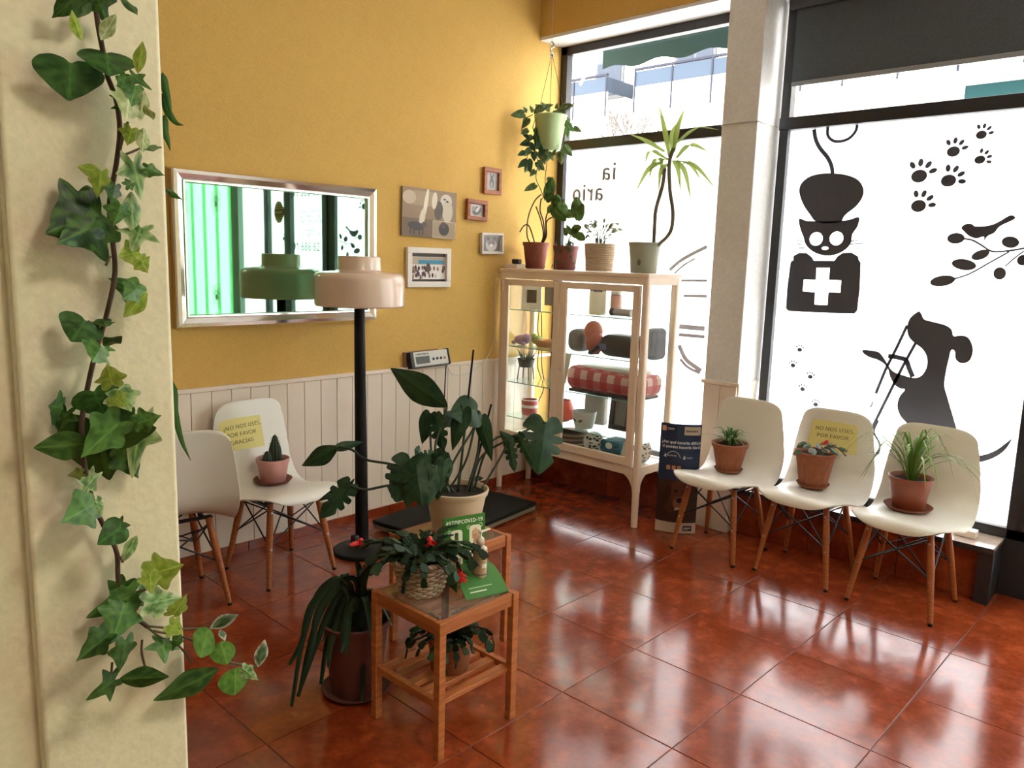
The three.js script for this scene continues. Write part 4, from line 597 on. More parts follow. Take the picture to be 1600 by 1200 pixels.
const IVY = [[-3.738,1.757,2.719,-3.723,1.730,2.711,0.90,"d"],
[-3.756,1.751,2.724,-3.777,1.726,2.718,0.70,"d"],
[-3.742,1.756,2.714,-3.758,1.732,2.719,0.50,"d"],
[-3.721,1.756,2.740,-3.715,1.737,2.761,0.50,"d"],
[-3.759,1.707,2.735,-3.765,1.734,2.732,0.50,"l"],
[-3.739,1.713,2.728,-3.723,1.741,2.728,0.45,"p"],
[-3.764,1.688,2.717,-3.766,1.653,2.710,1.45,"h"],
[-3.731,1.704,2.718,-3.738,1.680,2.745,1.10,"h"],
[-3.708,1.686,2.737,-3.710,1.712,2.759,0.42,"l"],
[-3.719,1.682,2.736,-3.726,1.663,2.732,0.70,"m"],
[-3.709,1.687,2.721,-3.694,1.673,2.736,0.70,"m"],
[-3.716,1.664,2.734,-3.730,1.635,2.758,0.80,"p"],
[-3.703,1.670,2.738,-3.705,1.640,2.730,0.55,"p"],
[-3.708,1.676,2.730,-3.719,1.652,2.746,0.70,"m"],
[-3.724,1.664,2.727,-3.732,1.662,2.723,0.90,"d"],
[-3.723,1.653,2.726,-3.730,1.651,2.718,0.80,"d"],
[-3.703,1.655,2.740,-3.705,1.640,2.764,0.40,"o"],
[-3.713,1.633,2.728,-3.719,1.614,2.729,0.90,"l"],
[-3.705,1.633,2.739,-3.713,1.606,2.751,0.50,"p"],
[-3.701,1.616,2.738,-3.706,1.607,2.762,0.70,"m"],
[-3.713,1.601,2.727,-3.707,1.560,2.733,0.85,"v"],
[-3.703,1.594,2.730,-3.684,1.588,2.736,0.60,"m"],
[-3.739,1.585,2.717,-3.763,1.590,2.718,0.55,"l"],
[-3.748,1.585,2.736,-3.748,1.558,2.726,0.60,"l"],
[-3.739,1.546,2.713,-3.796,1.524,2.728,1.12,"D"],
[-3.750,1.533,2.720,-3.792,1.512,2.731,0.70,"D"],
[-3.731,1.575,2.726,-3.737,1.554,2.729,0.90,"d"],
[-3.732,1.555,2.742,-3.738,1.531,2.738,1.00,"m"],
[-3.715,1.569,2.724,-3.714,1.525,2.721,0.50,"v"],
[-3.723,1.574,2.731,-3.711,1.580,2.731,0.80,"m"],
[-3.706,1.534,2.723,-3.724,1.509,2.742,0.95,"v"],
[-3.708,1.507,2.722,-3.736,1.501,2.733,0.80,"l"],
[-3.715,1.500,2.739,-3.703,1.484,2.731,0.80,"l"],
[-3.705,1.463,2.714,-3.735,1.481,2.711,0.75,"m"],
[-3.717,1.470,2.735,-3.736,1.459,2.749,0.80,"m"],
[-3.701,1.464,2.719,-3.728,1.438,2.721,0.50,"l"],
[-3.764,1.436,2.717,-3.780,1.417,2.725,1.35,"h"],
[-3.745,1.437,2.713,-3.749,1.430,2.731,0.90,"d"],
[-3.755,1.411,2.739,-3.747,1.424,2.767,0.50,"d"],
[-3.755,1.411,2.734,-3.773,1.399,2.762,0.80,"m"],
[-3.745,1.406,2.713,-3.734,1.402,2.713,0.80,"m"],
[-3.749,1.369,2.741,-3.761,1.397,2.762,0.65,"l"],
[-3.738,1.364,2.724,-3.736,1.343,2.752,0.85,"v"],
[-3.745,1.357,2.731,-3.742,1.349,2.753,0.80,"l"],
[-3.761,1.362,2.721,-3.749,1.331,2.717,1.10,"h"],
[-3.788,1.346,2.725,-3.796,1.321,2.719,0.75,"d"],
[-3.791,1.347,2.723,-3.809,1.356,2.752,0.80,"d"],
[-3.764,1.307,2.722,-3.817,1.307,2.710,0.55,"m"],
[-3.758,1.331,2.713,-3.746,1.257,2.708,1.15,"d"],
[-3.740,1.331,2.736,-3.782,1.297,2.739,0.80,"m"],
[-3.716,1.325,2.721,-3.724,1.259,2.713,0.62,"v"],
[-3.727,1.326,2.741,-3.703,1.333,2.747,0.95,"m"],
[-3.713,1.316,2.718,-3.692,1.297,2.709,0.70,"m"],
[-3.732,1.295,2.714,-3.716,1.257,2.709,0.80,"d"],
[-3.779,1.280,2.732,-3.793,1.278,2.727,0.70,"o"],
[-3.762,1.270,2.713,-3.785,1.245,2.722,0.60,"v"],
[-3.765,1.241,2.719,-3.803,1.238,2.749,0.75,"m"],
[-3.764,1.243,2.716,-3.760,1.228,2.726,0.80,"v"],
[-3.766,1.253,2.735,-3.766,1.248,2.740,0.70,"m"],
[-3.748,1.217,2.742,-3.774,1.206,2.750,0.80,"h"],
[-3.743,1.216,2.719,-3.742,1.195,2.725,0.80,"d"],
[-3.722,1.193,2.713,-3.740,1.166,2.719,0.45,"v"],
[-3.714,1.145,2.719,-3.684,1.158,2.745,0.85,"l"],
[-3.719,1.156,2.737,-3.721,1.134,2.746,0.90,"l"],
[-3.735,1.144,2.713,-3.752,1.116,2.712,0.75,"d"],
[-3.729,1.128,2.719,-3.779,1.113,2.716,0.80,"m"],
[-3.740,1.122,2.719,-3.762,1.092,2.743,0.90,"m"],
[-3.725,1.128,2.716,-3.713,1.102,2.706,0.80,"m"],
[-3.764,1.101,2.740,-3.800,1.085,2.752,0.75,"d"],
[-3.750,1.090,2.742,-3.757,1.054,2.747,0.85,"d"],
[-3.760,1.046,2.739,-3.793,1.039,2.754,0.90,"d"],
[-3.757,1.042,2.736,-3.710,1.034,2.755,0.50,"d"],
[-3.722,1.116,2.727,-3.675,1.108,2.719,0.60,"v"],
[-3.689,1.089,2.720,-3.677,1.114,2.736,0.70,"l"],
[-3.702,1.090,2.740,-3.686,1.073,2.742,0.90,"l"],
[-3.706,1.070,2.732,-3.713,1.051,2.753,1.10,"m"],
[-3.696,1.065,2.731,-3.691,1.069,2.753,0.80,"m"],
[-3.635,1.002,2.720,-3.713,0.992,2.729,0.40,"d"],
[-3.647,1.059,2.720,-3.666,1.035,2.738,0.85,"t"],
[-3.645,1.058,2.720,-3.617,1.074,2.739,0.42,"s"],
[-3.632,1.036,2.720,-3.632,1.013,2.736,0.90,"t"],
[-3.583,0.984,2.720,-3.576,1.020,2.728,0.50,"s"],
[-3.614,0.994,2.720,-3.618,0.962,2.727,1.05,"t"],
[-3.605,0.991,2.720,-3.592,0.976,2.737,0.60,"v"],
[-3.632,1.052,2.720,-3.634,1.047,2.737,0.50,"s"]];
const IVYSTEM = [[-3.737,1.760,2.710],[-3.734,1.730,2.710],[-3.730,1.701,2.710],[-3.728,1.684,2.710],[-3.721,1.665,2.710],[-3.718,1.634,2.710],[-3.723,1.598,2.710],[-3.732,1.555,2.710],[-3.731,1.525,2.710],[-3.730,1.485,2.710],[-3.740,1.442,2.710],[-3.753,1.402,2.710],[-3.763,1.365,2.710],[-3.771,1.325,2.710],[-3.770,1.276,2.710],[-3.763,1.236,2.710],[-3.753,1.206,2.710],[-3.743,1.178,2.710],[-3.743,1.146,2.710],[-3.737,1.110,2.710],[-3.714,1.080,2.710]];
const IVYSIDE = [[[-3.717,1.083,2.716],[-3.703,1.066,2.716],[-3.681,1.046,2.716],[-3.667,1.020,2.716]],[[-3.730,1.101,2.716],[-3.744,1.088,2.716]],[[-3.717,1.084,2.716],[-3.677,1.067,2.716],[-3.646,1.057,2.716]],[[-3.723,1.069,2.716],[-3.724,1.054,2.716],[-3.718,1.021,2.716]],[[-3.710,1.076,2.716],[-3.666,1.049,2.716],[-3.631,1.011,2.716],[-3.584,0.983,2.716]],[[-3.756,1.054,2.716],[-3.758,1.036,2.716]],[[-3.740,1.692,2.716],[-3.733,1.686,2.716],[-3.731,1.697,2.716]],[[-3.712,1.640,2.716],[-3.720,1.607,2.716],[-3.700,1.615,2.716]],[[-3.721,1.585,2.716],[-3.717,1.593,2.716],[-3.710,1.594,2.716]],[[-3.708,1.128,2.716],[-3.727,1.128,2.716]],[[-3.733,1.324,2.716],[-3.716,1.324,2.716]],[[-3.742,1.174,2.716],[-3.739,1.167,2.716]],[[-3.761,1.435,2.716],[-3.754,1.429,2.716],[-3.747,1.432,2.716]],[[-3.734,1.341,2.716],[-3.744,1.347,2.716]],[[-3.736,1.502,2.716],[-3.741,1.492,2.716]]];
const MON = [[-2.032,0.937,1.356,-2.121,1.069,1.082,0.34,"long"],
[-1.918,0.922,1.406,-2.057,0.922,1.406,0.95,"oval"],
[-1.992,0.926,1.401,-2.073,0.785,1.421,0.45,"oval"],
[-2.049,0.895,1.273,-2.081,0.776,1.266,0.55,"oval"],
[-2.101,0.906,1.363,-2.058,0.757,1.370,0.40,"split"],
[-1.912,0.881,1.423,-1.937,0.733,1.504,0.36,"oval"],
[-1.625,0.850,1.513,-1.696,0.646,1.559,0.78,"split"],
[-1.773,0.774,1.447,-1.768,0.651,1.481,0.38,"split"],
[-1.746,0.799,1.470,-1.754,0.712,1.555,0.40,"split"],
[-1.806,0.786,1.483,-1.864,0.834,1.484,0.50,"oval"],
[-2.394,0.795,1.150,-2.503,0.722,1.052,0.42,"long"],
[-2.394,0.792,1.151,-2.298,0.804,1.176,0.34,"oval"],
[-2.408,0.668,1.239,-2.521,0.558,1.219,0.52,"split"],
[-2.409,0.666,1.239,-2.394,0.693,1.248,0.40,"oval"],
[-2.397,0.658,1.223,-2.500,0.611,1.154,0.25,"long"],
[-2.241,0.763,1.395,-2.324,0.625,1.412,0.85,"dark"],
[-2.263,0.762,1.445,-2.294,0.633,1.516,0.70,"dark"],
[-2.163,0.780,1.474,-2.227,0.639,1.512,0.42,"dark"],
[-2.153,0.766,1.414,-2.236,0.759,1.401,0.70,"dark"],
[-2.155,0.767,1.338,-2.195,0.793,1.363,0.90,"oval"],
[-1.896,0.614,1.353,-1.860,0.624,1.389,0.50,"dark"],
[-1.981,0.889,1.346,-2.099,0.878,1.372,0.50,"oval"],
[-2.217,0.758,1.466,-2.336,0.710,1.409,0.75,"mass"],
[-2.263,0.745,1.434,-2.325,0.618,1.457,0.80,"mass"],
[-2.215,0.747,1.486,-2.262,0.627,1.522,0.60,"mass"],
[-2.273,0.733,1.368,-2.331,0.639,1.387,0.55,"mass"],
[-2.166,0.788,1.439,-2.164,0.737,1.513,0.70,"mass"],
[-2.170,0.771,1.498,-2.210,0.668,1.524,0.60,"mass"]];
const MONSTEM = [[[-2.046,0.600,1.374],[-2.047,0.699,1.395],[-1.926,0.869,1.410],[-1.914,0.915,1.413]],[[-2.013,0.588,1.383],[-2.090,0.726,1.342],[-2.049,0.894,1.273]],[[-2.004,0.596,1.390],[-1.990,0.752,1.399],[-1.985,0.919,1.410]],[[-2.093,0.624,1.437],[-2.115,0.769,1.380],[-2.034,0.935,1.353]],[[-1.981,0.589,1.416],[-1.921,0.744,1.415],[-1.915,0.877,1.420]],[[-1.907,0.584,1.422],[-1.803,0.711,1.430],[-1.776,0.774,1.444]],[[-1.934,0.583,1.394],[-1.857,0.709,1.372],[-1.761,0.778,1.430],[-1.669,0.821,1.473],[-1.625,0.846,1.514]],[[-2.110,0.609,1.423],[-2.203,0.714,1.373],[-2.288,0.744,1.319],[-2.339,0.754,1.233],[-2.360,0.783,1.189],[-2.394,0.795,1.150]],[[-2.115,0.602,1.418],[-2.232,0.662,1.398],[-2.308,0.669,1.345],[-2.373,0.652,1.280],[-2.409,0.666,1.239]],[[-2.090,0.618,1.412],[-2.172,0.723,1.404],[-2.236,0.763,1.401]],[[-2.080,0.618,1.423],[-2.127,0.725,1.451],[-2.163,0.780,1.474]],[[-1.926,0.583,1.402],[-1.879,0.737,1.416],[-1.807,0.789,1.408],[-1.746,0.799,1.470]],[[-2.047,0.593,1.375],[-1.983,0.722,1.413],[-1.928,0.869,1.407]]];
const STAKES = [[[-1.893,1.151,1.350],[-2.002,0.596,1.393]],[[-1.844,0.933,1.409],[-1.960,0.584,1.410]]];
const PIERLEAF = [[[-3.501,1.777,2.302],[-3.498,1.757,2.311],[-3.496,1.733,2.318],[-3.495,1.713,2.324]],[[-3.503,1.747,2.308],[-3.498,1.723,2.318],[-3.491,1.707,2.330],[-3.483,1.703,2.339]],[[-3.506,1.713,2.312],[-3.505,1.693,2.318],[-3.503,1.678,2.324],[-3.501,1.663,2.329]],[[-3.538,1.303,2.373],[-3.536,1.259,2.386],[-3.532,1.215,2.400],[-3.525,1.186,2.414]],[[-3.510,1.599,2.334],[-3.504,1.595,2.342],[-3.495,1.588,2.352]]];
const EPI = [[[-2.594,0.332,1.533],[-2.620,0.442,1.501],[-2.697,0.374,1.458],[-2.743,0.267,1.455],[-2.801,0.043,1.469]],[[-2.583,0.323,1.517],[-2.599,0.426,1.498],[-2.671,0.349,1.461],[-2.727,0.210,1.457],[-2.771,0.068,1.465]],[[-2.572,0.314,1.502],[-2.596,0.393,1.480],[-2.652,0.316,1.460],[-2.698,0.217,1.456],[-2.764,0.053,1.446]],[[-2.561,0.305,1.486],[-2.574,0.385,1.476],[-2.631,0.291,1.458],[-2.667,0.191,1.466],[-2.697,0.085,1.481]],[[-2.594,0.332,1.533],[-2.620,0.450,1.500],[-2.710,0.357,1.448],[-2.751,0.243,1.453],[-2.793,0.178,1.445]],[[-2.583,0.323,1.517],[-2.596,0.394,1.509],[-2.642,0.302,1.503],[-2.675,0.228,1.508],[-2.695,0.163,1.524]],[[-2.566,0.314,1.508],[-2.570,0.427,1.500],[-2.612,0.440,1.474],[-2.669,0.404,1.444],[-2.712,0.336,1.436]],[[-2.549,0.305,1.498],[-2.547,0.362,1.510],[-2.573,0.245,1.531],[-2.587,0.130,1.565],[-2.609,0.032,1.587]],[[-2.588,0.332,1.539],[-2.598,0.387,1.538],[-2.639,0.312,1.534],[-2.657,0.247,1.552],[-2.673,0.222,1.563]],[[-2.566,0.323,1.535],[-2.558,0.444,1.538],[-2.552,0.483,1.558],[-2.540,0.502,1.588]],[[-2.555,0.314,1.520],[-2.556,0.452,1.508],[-2.569,0.499,1.506]],[[-2.538,0.306,1.510],[-2.516,0.388,1.537],[-2.526,0.288,1.571],[-2.550,0.164,1.597],[-2.567,0.114,1.612]],[[-2.594,0.332,1.533],[-2.628,0.426,1.498],[-2.695,0.342,1.468],[-2.726,0.244,1.479],[-2.752,0.179,1.489]]];
const HANGLEAF = [[-0.235,2.429,0.142,-0.241,2.474,0.170],[-0.224,2.461,0.147,-0.174,2.489,0.238],[-0.284,2.427,0.091,-0.365,2.409,0.053],[-0.269,2.440,0.103,-0.307,2.465,0.102],[-0.171,2.457,0.204,-0.225,2.500,0.181],[-0.155,2.445,0.224,-0.140,2.434,0.287],[-0.269,2.396,0.113,-0.319,2.333,0.119],[-0.113,2.472,0.262,-0.087,2.487,0.331],[-0.045,2.384,0.252,-0.039,2.330,0.300],[-0.020,2.359,0.284,-0.003,2.332,0.338],[-0.127,2.232,0.303,-0.122,2.166,0.368],[-0.148,2.193,0.289,-0.175,2.114,0.324],[-0.235,2.341,0.163,-0.183,2.301,0.271],[-0.245,2.328,0.155,-0.214,2.337,0.230],[-0.230,2.303,0.177,-0.271,2.204,0.201],[-0.177,2.305,0.233,-0.209,2.212,0.264],[-0.222,2.291,0.188,-0.253,2.167,0.229],[-0.291,2.300,0.112,-0.295,2.265,0.160],[-0.274,2.251,0.142,-0.343,2.226,0.119],[-0.271,2.245,0.147,-0.277,2.185,0.198],[-0.263,2.188,0.168,-0.291,2.128,0.197],[-0.302,2.187,0.127,-0.358,2.162,0.118],[-0.298,2.136,0.142,-0.365,2.087,0.128],[-0.294,2.137,0.147,-0.315,2.058,0.187],[-0.204,2.166,0.237,-0.234,2.130,0.257],[-0.244,2.114,0.206,-0.275,2.066,0.228],[-0.278,1.986,0.199,-0.352,1.944,0.174],[-0.221,2.026,0.250,-0.218,2.024,0.298],[-0.279,2.207,0.147,-0.328,2.157,0.151],[-0.185,2.179,0.254,-0.188,2.207,0.288],[-0.307,2.413,0.069,-0.359,2.416,0.057],[-0.137,2.445,0.242,-0.114,2.479,0.304],[-0.115,2.409,0.275,-0.123,2.341,0.327],[-0.051,2.358,0.251,-0.069,2.291,0.277],[-0.243,2.441,0.131,-0.276,2.472,0.133],[-0.197,2.462,0.175,-0.253,2.480,0.155],[-0.140,2.464,0.235,-0.156,2.490,0.256],[-0.276,2.326,0.122,-0.332,2.295,0.114],[-0.262,2.289,0.146,-0.315,2.246,0.144],[-0.192,2.330,0.211,-0.175,2.339,0.271],[-0.171,2.280,0.245,-0.186,2.226,0.286],[-0.209,2.241,0.213,-0.230,2.174,0.251],[-0.292,2.112,0.155,-0.337,2.057,0.164],[-0.232,2.190,0.201,-0.245,2.111,0.250],[-0.197,2.191,0.238,-0.207,2.137,0.284],[-0.269,2.075,0.188,-0.318,2.033,0.190],[-0.256,2.126,0.191,-0.253,2.073,0.250]];
const HANGVINE = [[[-0.260,2.418,0.147],[-0.298,2.385,0.114],[-0.319,2.309,0.110],[-0.291,2.235,0.157],[-0.314,2.134,0.156],[-0.314,2.084,0.168]],[[-0.248,2.413,0.162],[-0.274,2.186,0.187],[-0.267,2.123,0.209],[-0.285,2.022,0.213],[-0.273,1.960,0.240],[-0.259,1.885,0.273]],[[-0.201,2.402,0.215],[-0.226,2.138,0.249],[-0.246,2.024,0.255],[-0.254,1.936,0.266],[-0.276,1.885,0.254]],[[-0.129,2.418,0.287],[-0.105,2.393,0.318],[-0.085,2.338,0.353]],[[-0.139,2.267,0.311],[-0.169,2.190,0.298],[-0.225,2.150,0.247]],[[-0.243,2.413,0.167],[-0.268,2.336,0.158],[-0.258,2.262,0.186],[-0.274,2.186,0.187]],[[-0.124,2.430,0.290],[-0.089,2.469,0.317],[-0.068,2.508,0.331]]];
const ZZSTEM = [[[-0.200,1.649,0.083],[-0.200,1.779,0.077],[-0.200,1.894,0.134],[-0.200,1.930,0.185]],[[-0.200,1.662,0.223],[-0.200,1.764,0.210],[-0.200,1.829,0.181],[-0.200,1.905,0.186]],[[-0.200,1.662,0.232],[-0.200,1.790,0.235],[-0.200,1.889,0.289],[-0.200,2.014,0.283]],[[-0.200,1.662,0.241],[-0.200,1.764,0.244],[-0.200,1.812,0.360],[-0.200,1.899,0.372]],[[-0.200,1.740,0.079],[-0.200,1.734,0.043],[-0.200,1.695,0.008]],[[-0.200,1.662,0.215],[-0.200,1.765,0.192],[-0.200,1.855,0.145]]];
const ZZLEAF = [[-0.210,1.890,0.247,-0.240,2.022,0.309],[-0.210,1.877,0.248,-0.240,1.935,0.304],[-0.210,1.851,0.283,-0.240,1.772,0.420],[-0.210,1.838,0.300,-0.240,1.921,0.355],[-0.210,1.824,0.376,-0.240,1.795,0.507],[-0.210,1.886,0.365,-0.240,1.921,0.355],[-0.210,1.814,0.251,-0.240,1.861,0.308],[-0.210,1.674,0.457,-0.240,1.735,0.446],[-0.210,1.687,0.489,-0.240,1.649,0.578],[-0.210,1.785,0.492,-0.240,1.880,0.487],[-0.210,1.785,0.500,-0.240,1.854,0.559],[-0.210,1.699,0.448,-0.240,1.722,0.543],[-0.210,1.668,0.417,-0.240,1.716,0.423],[-0.210,1.656,0.491,-0.240,1.685,0.481],[-0.210,1.886,0.356,-0.240,1.809,0.434],[-0.210,1.760,0.517,-0.240,1.904,0.509]];
const DRACLEAF = [[-0.200,2.095,1.130,-0.280,2.379,1.090],[-0.200,2.127,1.154,-0.200,2.357,1.208],[-0.200,2.127,1.141,-0.120,2.312,1.137],[-0.200,2.170,1.158,-0.280,2.207,1.465],[-0.200,2.131,1.095,-0.200,2.250,0.841],[-0.200,2.098,1.097,-0.120,2.084,0.910],[-0.200,2.076,1.086,-0.280,1.908,0.967],[-0.200,2.082,1.164,-0.200,1.919,1.425],[-0.200,2.058,1.204,-0.120,1.975,1.290],[-0.200,2.082,1.177,-0.280,1.853,1.330],[-0.200,2.063,1.120,-0.200,1.911,1.070],[-0.200,2.085,1.125,-0.120,1.998,1.040],[-0.200,2.083,1.151,-0.280,1.897,1.264],[-0.200,2.087,1.098,-0.200,1.981,0.998],[-0.200,2.093,1.170,-0.120,2.124,1.328]];
const DRACTRUNK = [[[-0.200,1.640,1.096],[-0.200,1.720,1.056],[-0.200,1.810,1.057],[-0.200,1.954,1.094],[-0.200,2.042,1.101]],[[-0.200,1.640,1.116],[-0.200,1.686,1.159],[-0.200,1.786,1.172],[-0.200,1.930,1.142],[-0.200,2.085,1.131],[-0.200,2.148,1.153]]];
// ---------- leaves ----------
const leafMat = phy(0xffffff, .45, { vertexColors: true, specularIntensity: .5 });
const leafThin = phy(0xffffff, .92, { vertexColors: true, transmission: .35, thickness: 0, ior: 1.3 });
const mirrorOut = h => [...h, ...h.slice(1, -1).reverse().map(([x, y]) => [-x, y])];
const OUT = {
  ivy: mirrorOut([[0, .04], [.13, -.07], [.30, -.14], [.44, -.06], [.42, .07], [.40, .15], [.54, .20], [.64, .30], [.55, .40], [.44, .46], [.35, .55], [.24, .72], [.09, .87], [0, 1]]),
  star: mirrorOut([[0, .05], [.12, -.10], [.34, -.24], [.38, -.08], [.30, .08], [.48, .16], [.74, .34], [.52, .40], [.30, .44], [.22, .58], [.15, .78], [0, 1]]),
  heart: mirrorOut([[0, .0], [.10, -.10], [.26, -.13], [.42, -.03], [.50, .15], [.48, .33], [.38, .52], [.24, .74], [.10, .90], [0, 1]]),
  oval: mirrorOut([[0, 0], [.12, .0], [.28, .08], [.42, .24], [.48, .42], [.44, .60], [.32, .78], [.15, .93], [0, 1]]),
  lance: mirrorOut([[0, 0], [.10, .05], [.26, .18], [.40, .34], [.44, .48], [.36, .64], [.22, .80], [.08, .94], [0, 1]]),
  split: mirrorOut([[0, .02], [.14, -.11], [.32, -.12], [.47, .02], [.50, .14], [.20, .22], [.52, .24], [.53, .36], [.17, .40], [.50, .46], [.45, .58], [.14, .58], [.36, .70], [.24, .84], [.10, .95], [0, 1]]),
};
function leafGeo(kind, { ratio = .8, cup = .1, droop = .15, wave = .02, rings = 4, dark = [.02, .07, .015], light = [.06, .16, .03], vein = 0, edge = null, sd = 1, steps = 2, mott = .25 } = {}) {
  const o = OUT[kind], cv = new THREE.CatmullRomCurve3(o.map(([x, y]) => V(x, y, 0)), true, 'catmullrom', .35), N = o.length * steps, pts = cv.getPoints(N).slice(0, N), maxw = Math.max(...o.map(p => p[0])) * 2;
  const sx = ratio / maxw, cx = 0, cy = .3, pos = [], colr = [], idx = [], uv = []; const q = noise2(16, 100 + sd * 13);
  const put = (x, y, e) => {
    const X = x * sx, z = -cup * Math.abs(X) - droop * y * y + wave * Math.sin(9 * y + sd * 3 + (x > 0 ? 1.5 : 0)) * Math.min(1, Math.abs(x) * 2.2) + .35 * cup * (X * X);
    pos.push(X, y, z); uv.push(x * .5 + .5, y);
    const n = q(x * .6 + .5 + sd * .37, y * .6 + sd * .21), m = Math.max(0, Math.min(1, .5 + (n - .5) * (1 + mott * 3)));
    let c = lerp(dark, light, m); if (vein && Math.abs(x) < .025) c = lerp(c, light.map(v => v * 1.8), .6 * vein); if (edge && e > .7) c = lerp(c, edge, Math.min(1, (e - .7) / .2) * (.4 + .6 * (n > .45)));
    colr.push(...c);
  };
  put(cx, cy, 0);
  for (let r = 1; r <= rings; r++) for (const p of pts) put(cx + (p.x - cx) * r / rings, cy + (p.y - cy) * r / rings, r / rings);
  for (let i = 0; i < N; i++) idx.push(0, 1 + i, 1 + (i + 1) % N);
  for (let r = 1; r < rings; r++) for (let i = 0; i < N; i++) { const a = 1 + (r - 1) * N + i, b = 1 + (r - 1) * N + (i + 1) % N, c = a + N, d = b + N; idx.push(a, c, d, a, d, b); }
  const g = new THREE.BufferGeometry(); g.setAttribute('position', new THREE.Float32BufferAttribute(pos, 3)); g.setAttribute('uv', new THREE.Float32BufferAttribute(uv, 2)); g.setAttribute('color', new THREE.Float32BufferAttribute(colr, 3)); g.setIndex(idx); g.computeVertexNormals(); return g;
}
function orient(g, b, t, hint, roll = 0) {
  const B = V(...b), y = V(...t).sub(B), L = y.length(); y.normalize(); let z = V(...hint).addScaledVector(y, -V(...hint).dot(y)); if (z.lengthSq() < 1e-6) z = V(0, 1, .3); z.normalize().applyAxisAngle(y, roll); const x = new THREE.Vector3().crossVectors(y, z);
  return g.applyMatrix4(new THREE.Matrix4().makeBasis(x.multiplyScalar(L), y.clone().multiplyScalar(L), z.multiplyScalar(L)).setPosition(B));
}
const rel = (p, o) => [p[0] - o[0], p[1] - o[1], p[2] - o[2]];
function ribbon(pts, w, { fold = .25, c0 = [.05, .13, .02], c1 = null, edge = null, n = 14, tipw = .05, basew = .5, side = null } = {}) {
  const cv = curve(pts), pos = [], colr = [], idx = []; const U = V(0, 1, 0);
  for (let i = 0; i <= n; i++) {
    const f = i / n, p = cv.getPoint(f), t = cv.getTangent(f); let s = side ? V(...side) : new THREE.Vector3().crossVectors(t, U); if (s.lengthSq() < 1e-4) s = V(1, 0, 0); s.addScaledVector(t, -s.dot(t)).normalize(); const nn = new THREE.Vector3().crossVectors(s, t).normalize();
    const prof_ = f < .35 ? basew + (1 - basew) * f / .35 : 1 - (1 - tipw) * Math.pow((f - .35) / .65, 1.6), hw = w / 2 * prof_;
    for (const k of [-1, -.45, 0, .45, 1]) { const a = p.clone().addScaledVector(s, k * hw).addScaledVector(nn, fold * Math.abs(k) * hw); pos.push(a.x, a.y, a.z); let c = c1 ? lerp(c0, c1, f) : c0; if (edge && Math.abs(k) === 1) c = edge; if (edge && k === 0 && edge.mid) c = edge.mid; colr.push(...c); }
    if (i < n) for (let k = 0; k < 4; k++) { const a = i * 5 + k; idx.push(a, a + 1, a + 6, a, a + 6, a + 5); }
  }
  const g = new THREE.BufferGeometry(); g.setAttribute('position', new THREE.Float32BufferAttribute(pos, 3)); g.setAttribute('color', new THREE.Float32BufferAttribute(colr, 3)); g.setIndex(idx); g.computeVertexNormals(); g.setAttribute('uv', new THREE.Float32BufferAttribute(new Float32Array(pos.length / 3 * 2), 2)); return g;
}
const stemM = std([.07, .035, .02], .7), stemG = std([.07, .12, .03], .6), stemDk = std([.02, .035, .015], .5);
// ---------- ivy on the pier ----------
{
  const t = thing('ivy', 'trailing ivy vine with dark and lime leaves hanging down the cream pier', 'plant');
  const up = [[-3.80, 2.35, 2.692], [-3.792, 2.2, 2.705], [-3.775, 2.05, 2.71], [-3.772, 1.93, 2.71]];
  obj('stem', [new THREE.TubeGeometry(curve([...up, ...IVYSTEM]), 150, .0027, 7)], stemM, t);
  for (let i = 0; i < 9; i++) { const y = 1.93 + i * .045, x = -3.785 + (i % 2 ? .02 : -.02), g = leafGeo('ivy', { ratio: .95, cup: .2, rings: 5, dark: [.012, .045, .008], light: [.05, .11, .02], vein: .7, sd: 200 + i, steps: 3 }); orient(g, [x, y, 2.72], [x + (i % 2 ? .05 : -.05), y - .04, 2.73], [0, .2, 1]); obj('leaf', g, leafMat, t); }
  for (const s of IVYSIDE) obj('shoot', [new THREE.TubeGeometry(curve(s), 20, .0014, 6)], std([.10, .07, .03], .7), t);
  const pal = { d: [[.012, .045, .008], [.05, .11, .02]], D: [[.008, .035, .006], [.055, .13, .02]], h: [[.015, .055, .010], [.05, .13, .025]], m: [[.035, .10, .018], [.09, .20, .04]], l: [[.20, .30, .03], [.34, .44, .07]], p: [[.30, .37, .14], [.55, .60, .36]], v: [[.05, .13, .03], [.22, .34, .12]], o: [[.09, .11, .02], [.16, .17, .04]], t: [[.07, .17, .02], [.13, .26, .04]], s: [[.02, .06, .015], [.10, .16, .07]] };
  IVY.forEach(([bx, by, bz, tx, ty, tz, w, k], i) => {
    const [a, b] = pal[k], thin = 'lpt'.includes(k), kind = k === 'h' ? 'heart' : k === 't' ? 'oval' : w < .6 ? 'lance' : i % 5 === 0 && k !== 'D' ? 'star' : 'ivy';
    const g = leafGeo(kind, { ratio: w * (kind === 'lance' ? 1.05 : 1.3), cup: rr(.05, .35), droop: rr(-.05, .2), wave: rr(.01, .05), rings: 5, dark: a, light: b, vein: .7, sd: i, steps: 3, edge: k === 'v' ? [.42, .48, .26] : k === 's' ? [.62, .64, .58] : k === 'l' ? [.36, .42, .10] : null, mott: k === 'D' ? .9 : .3 });
    orient(g, [bx, by, bz], [tx, ty, tz], [rr(-.25, .25), rr(0, .35), 1], rr(-.25, .25)); obj('leaf', g, thin ? leafThin : leafMat, t);
  });
}
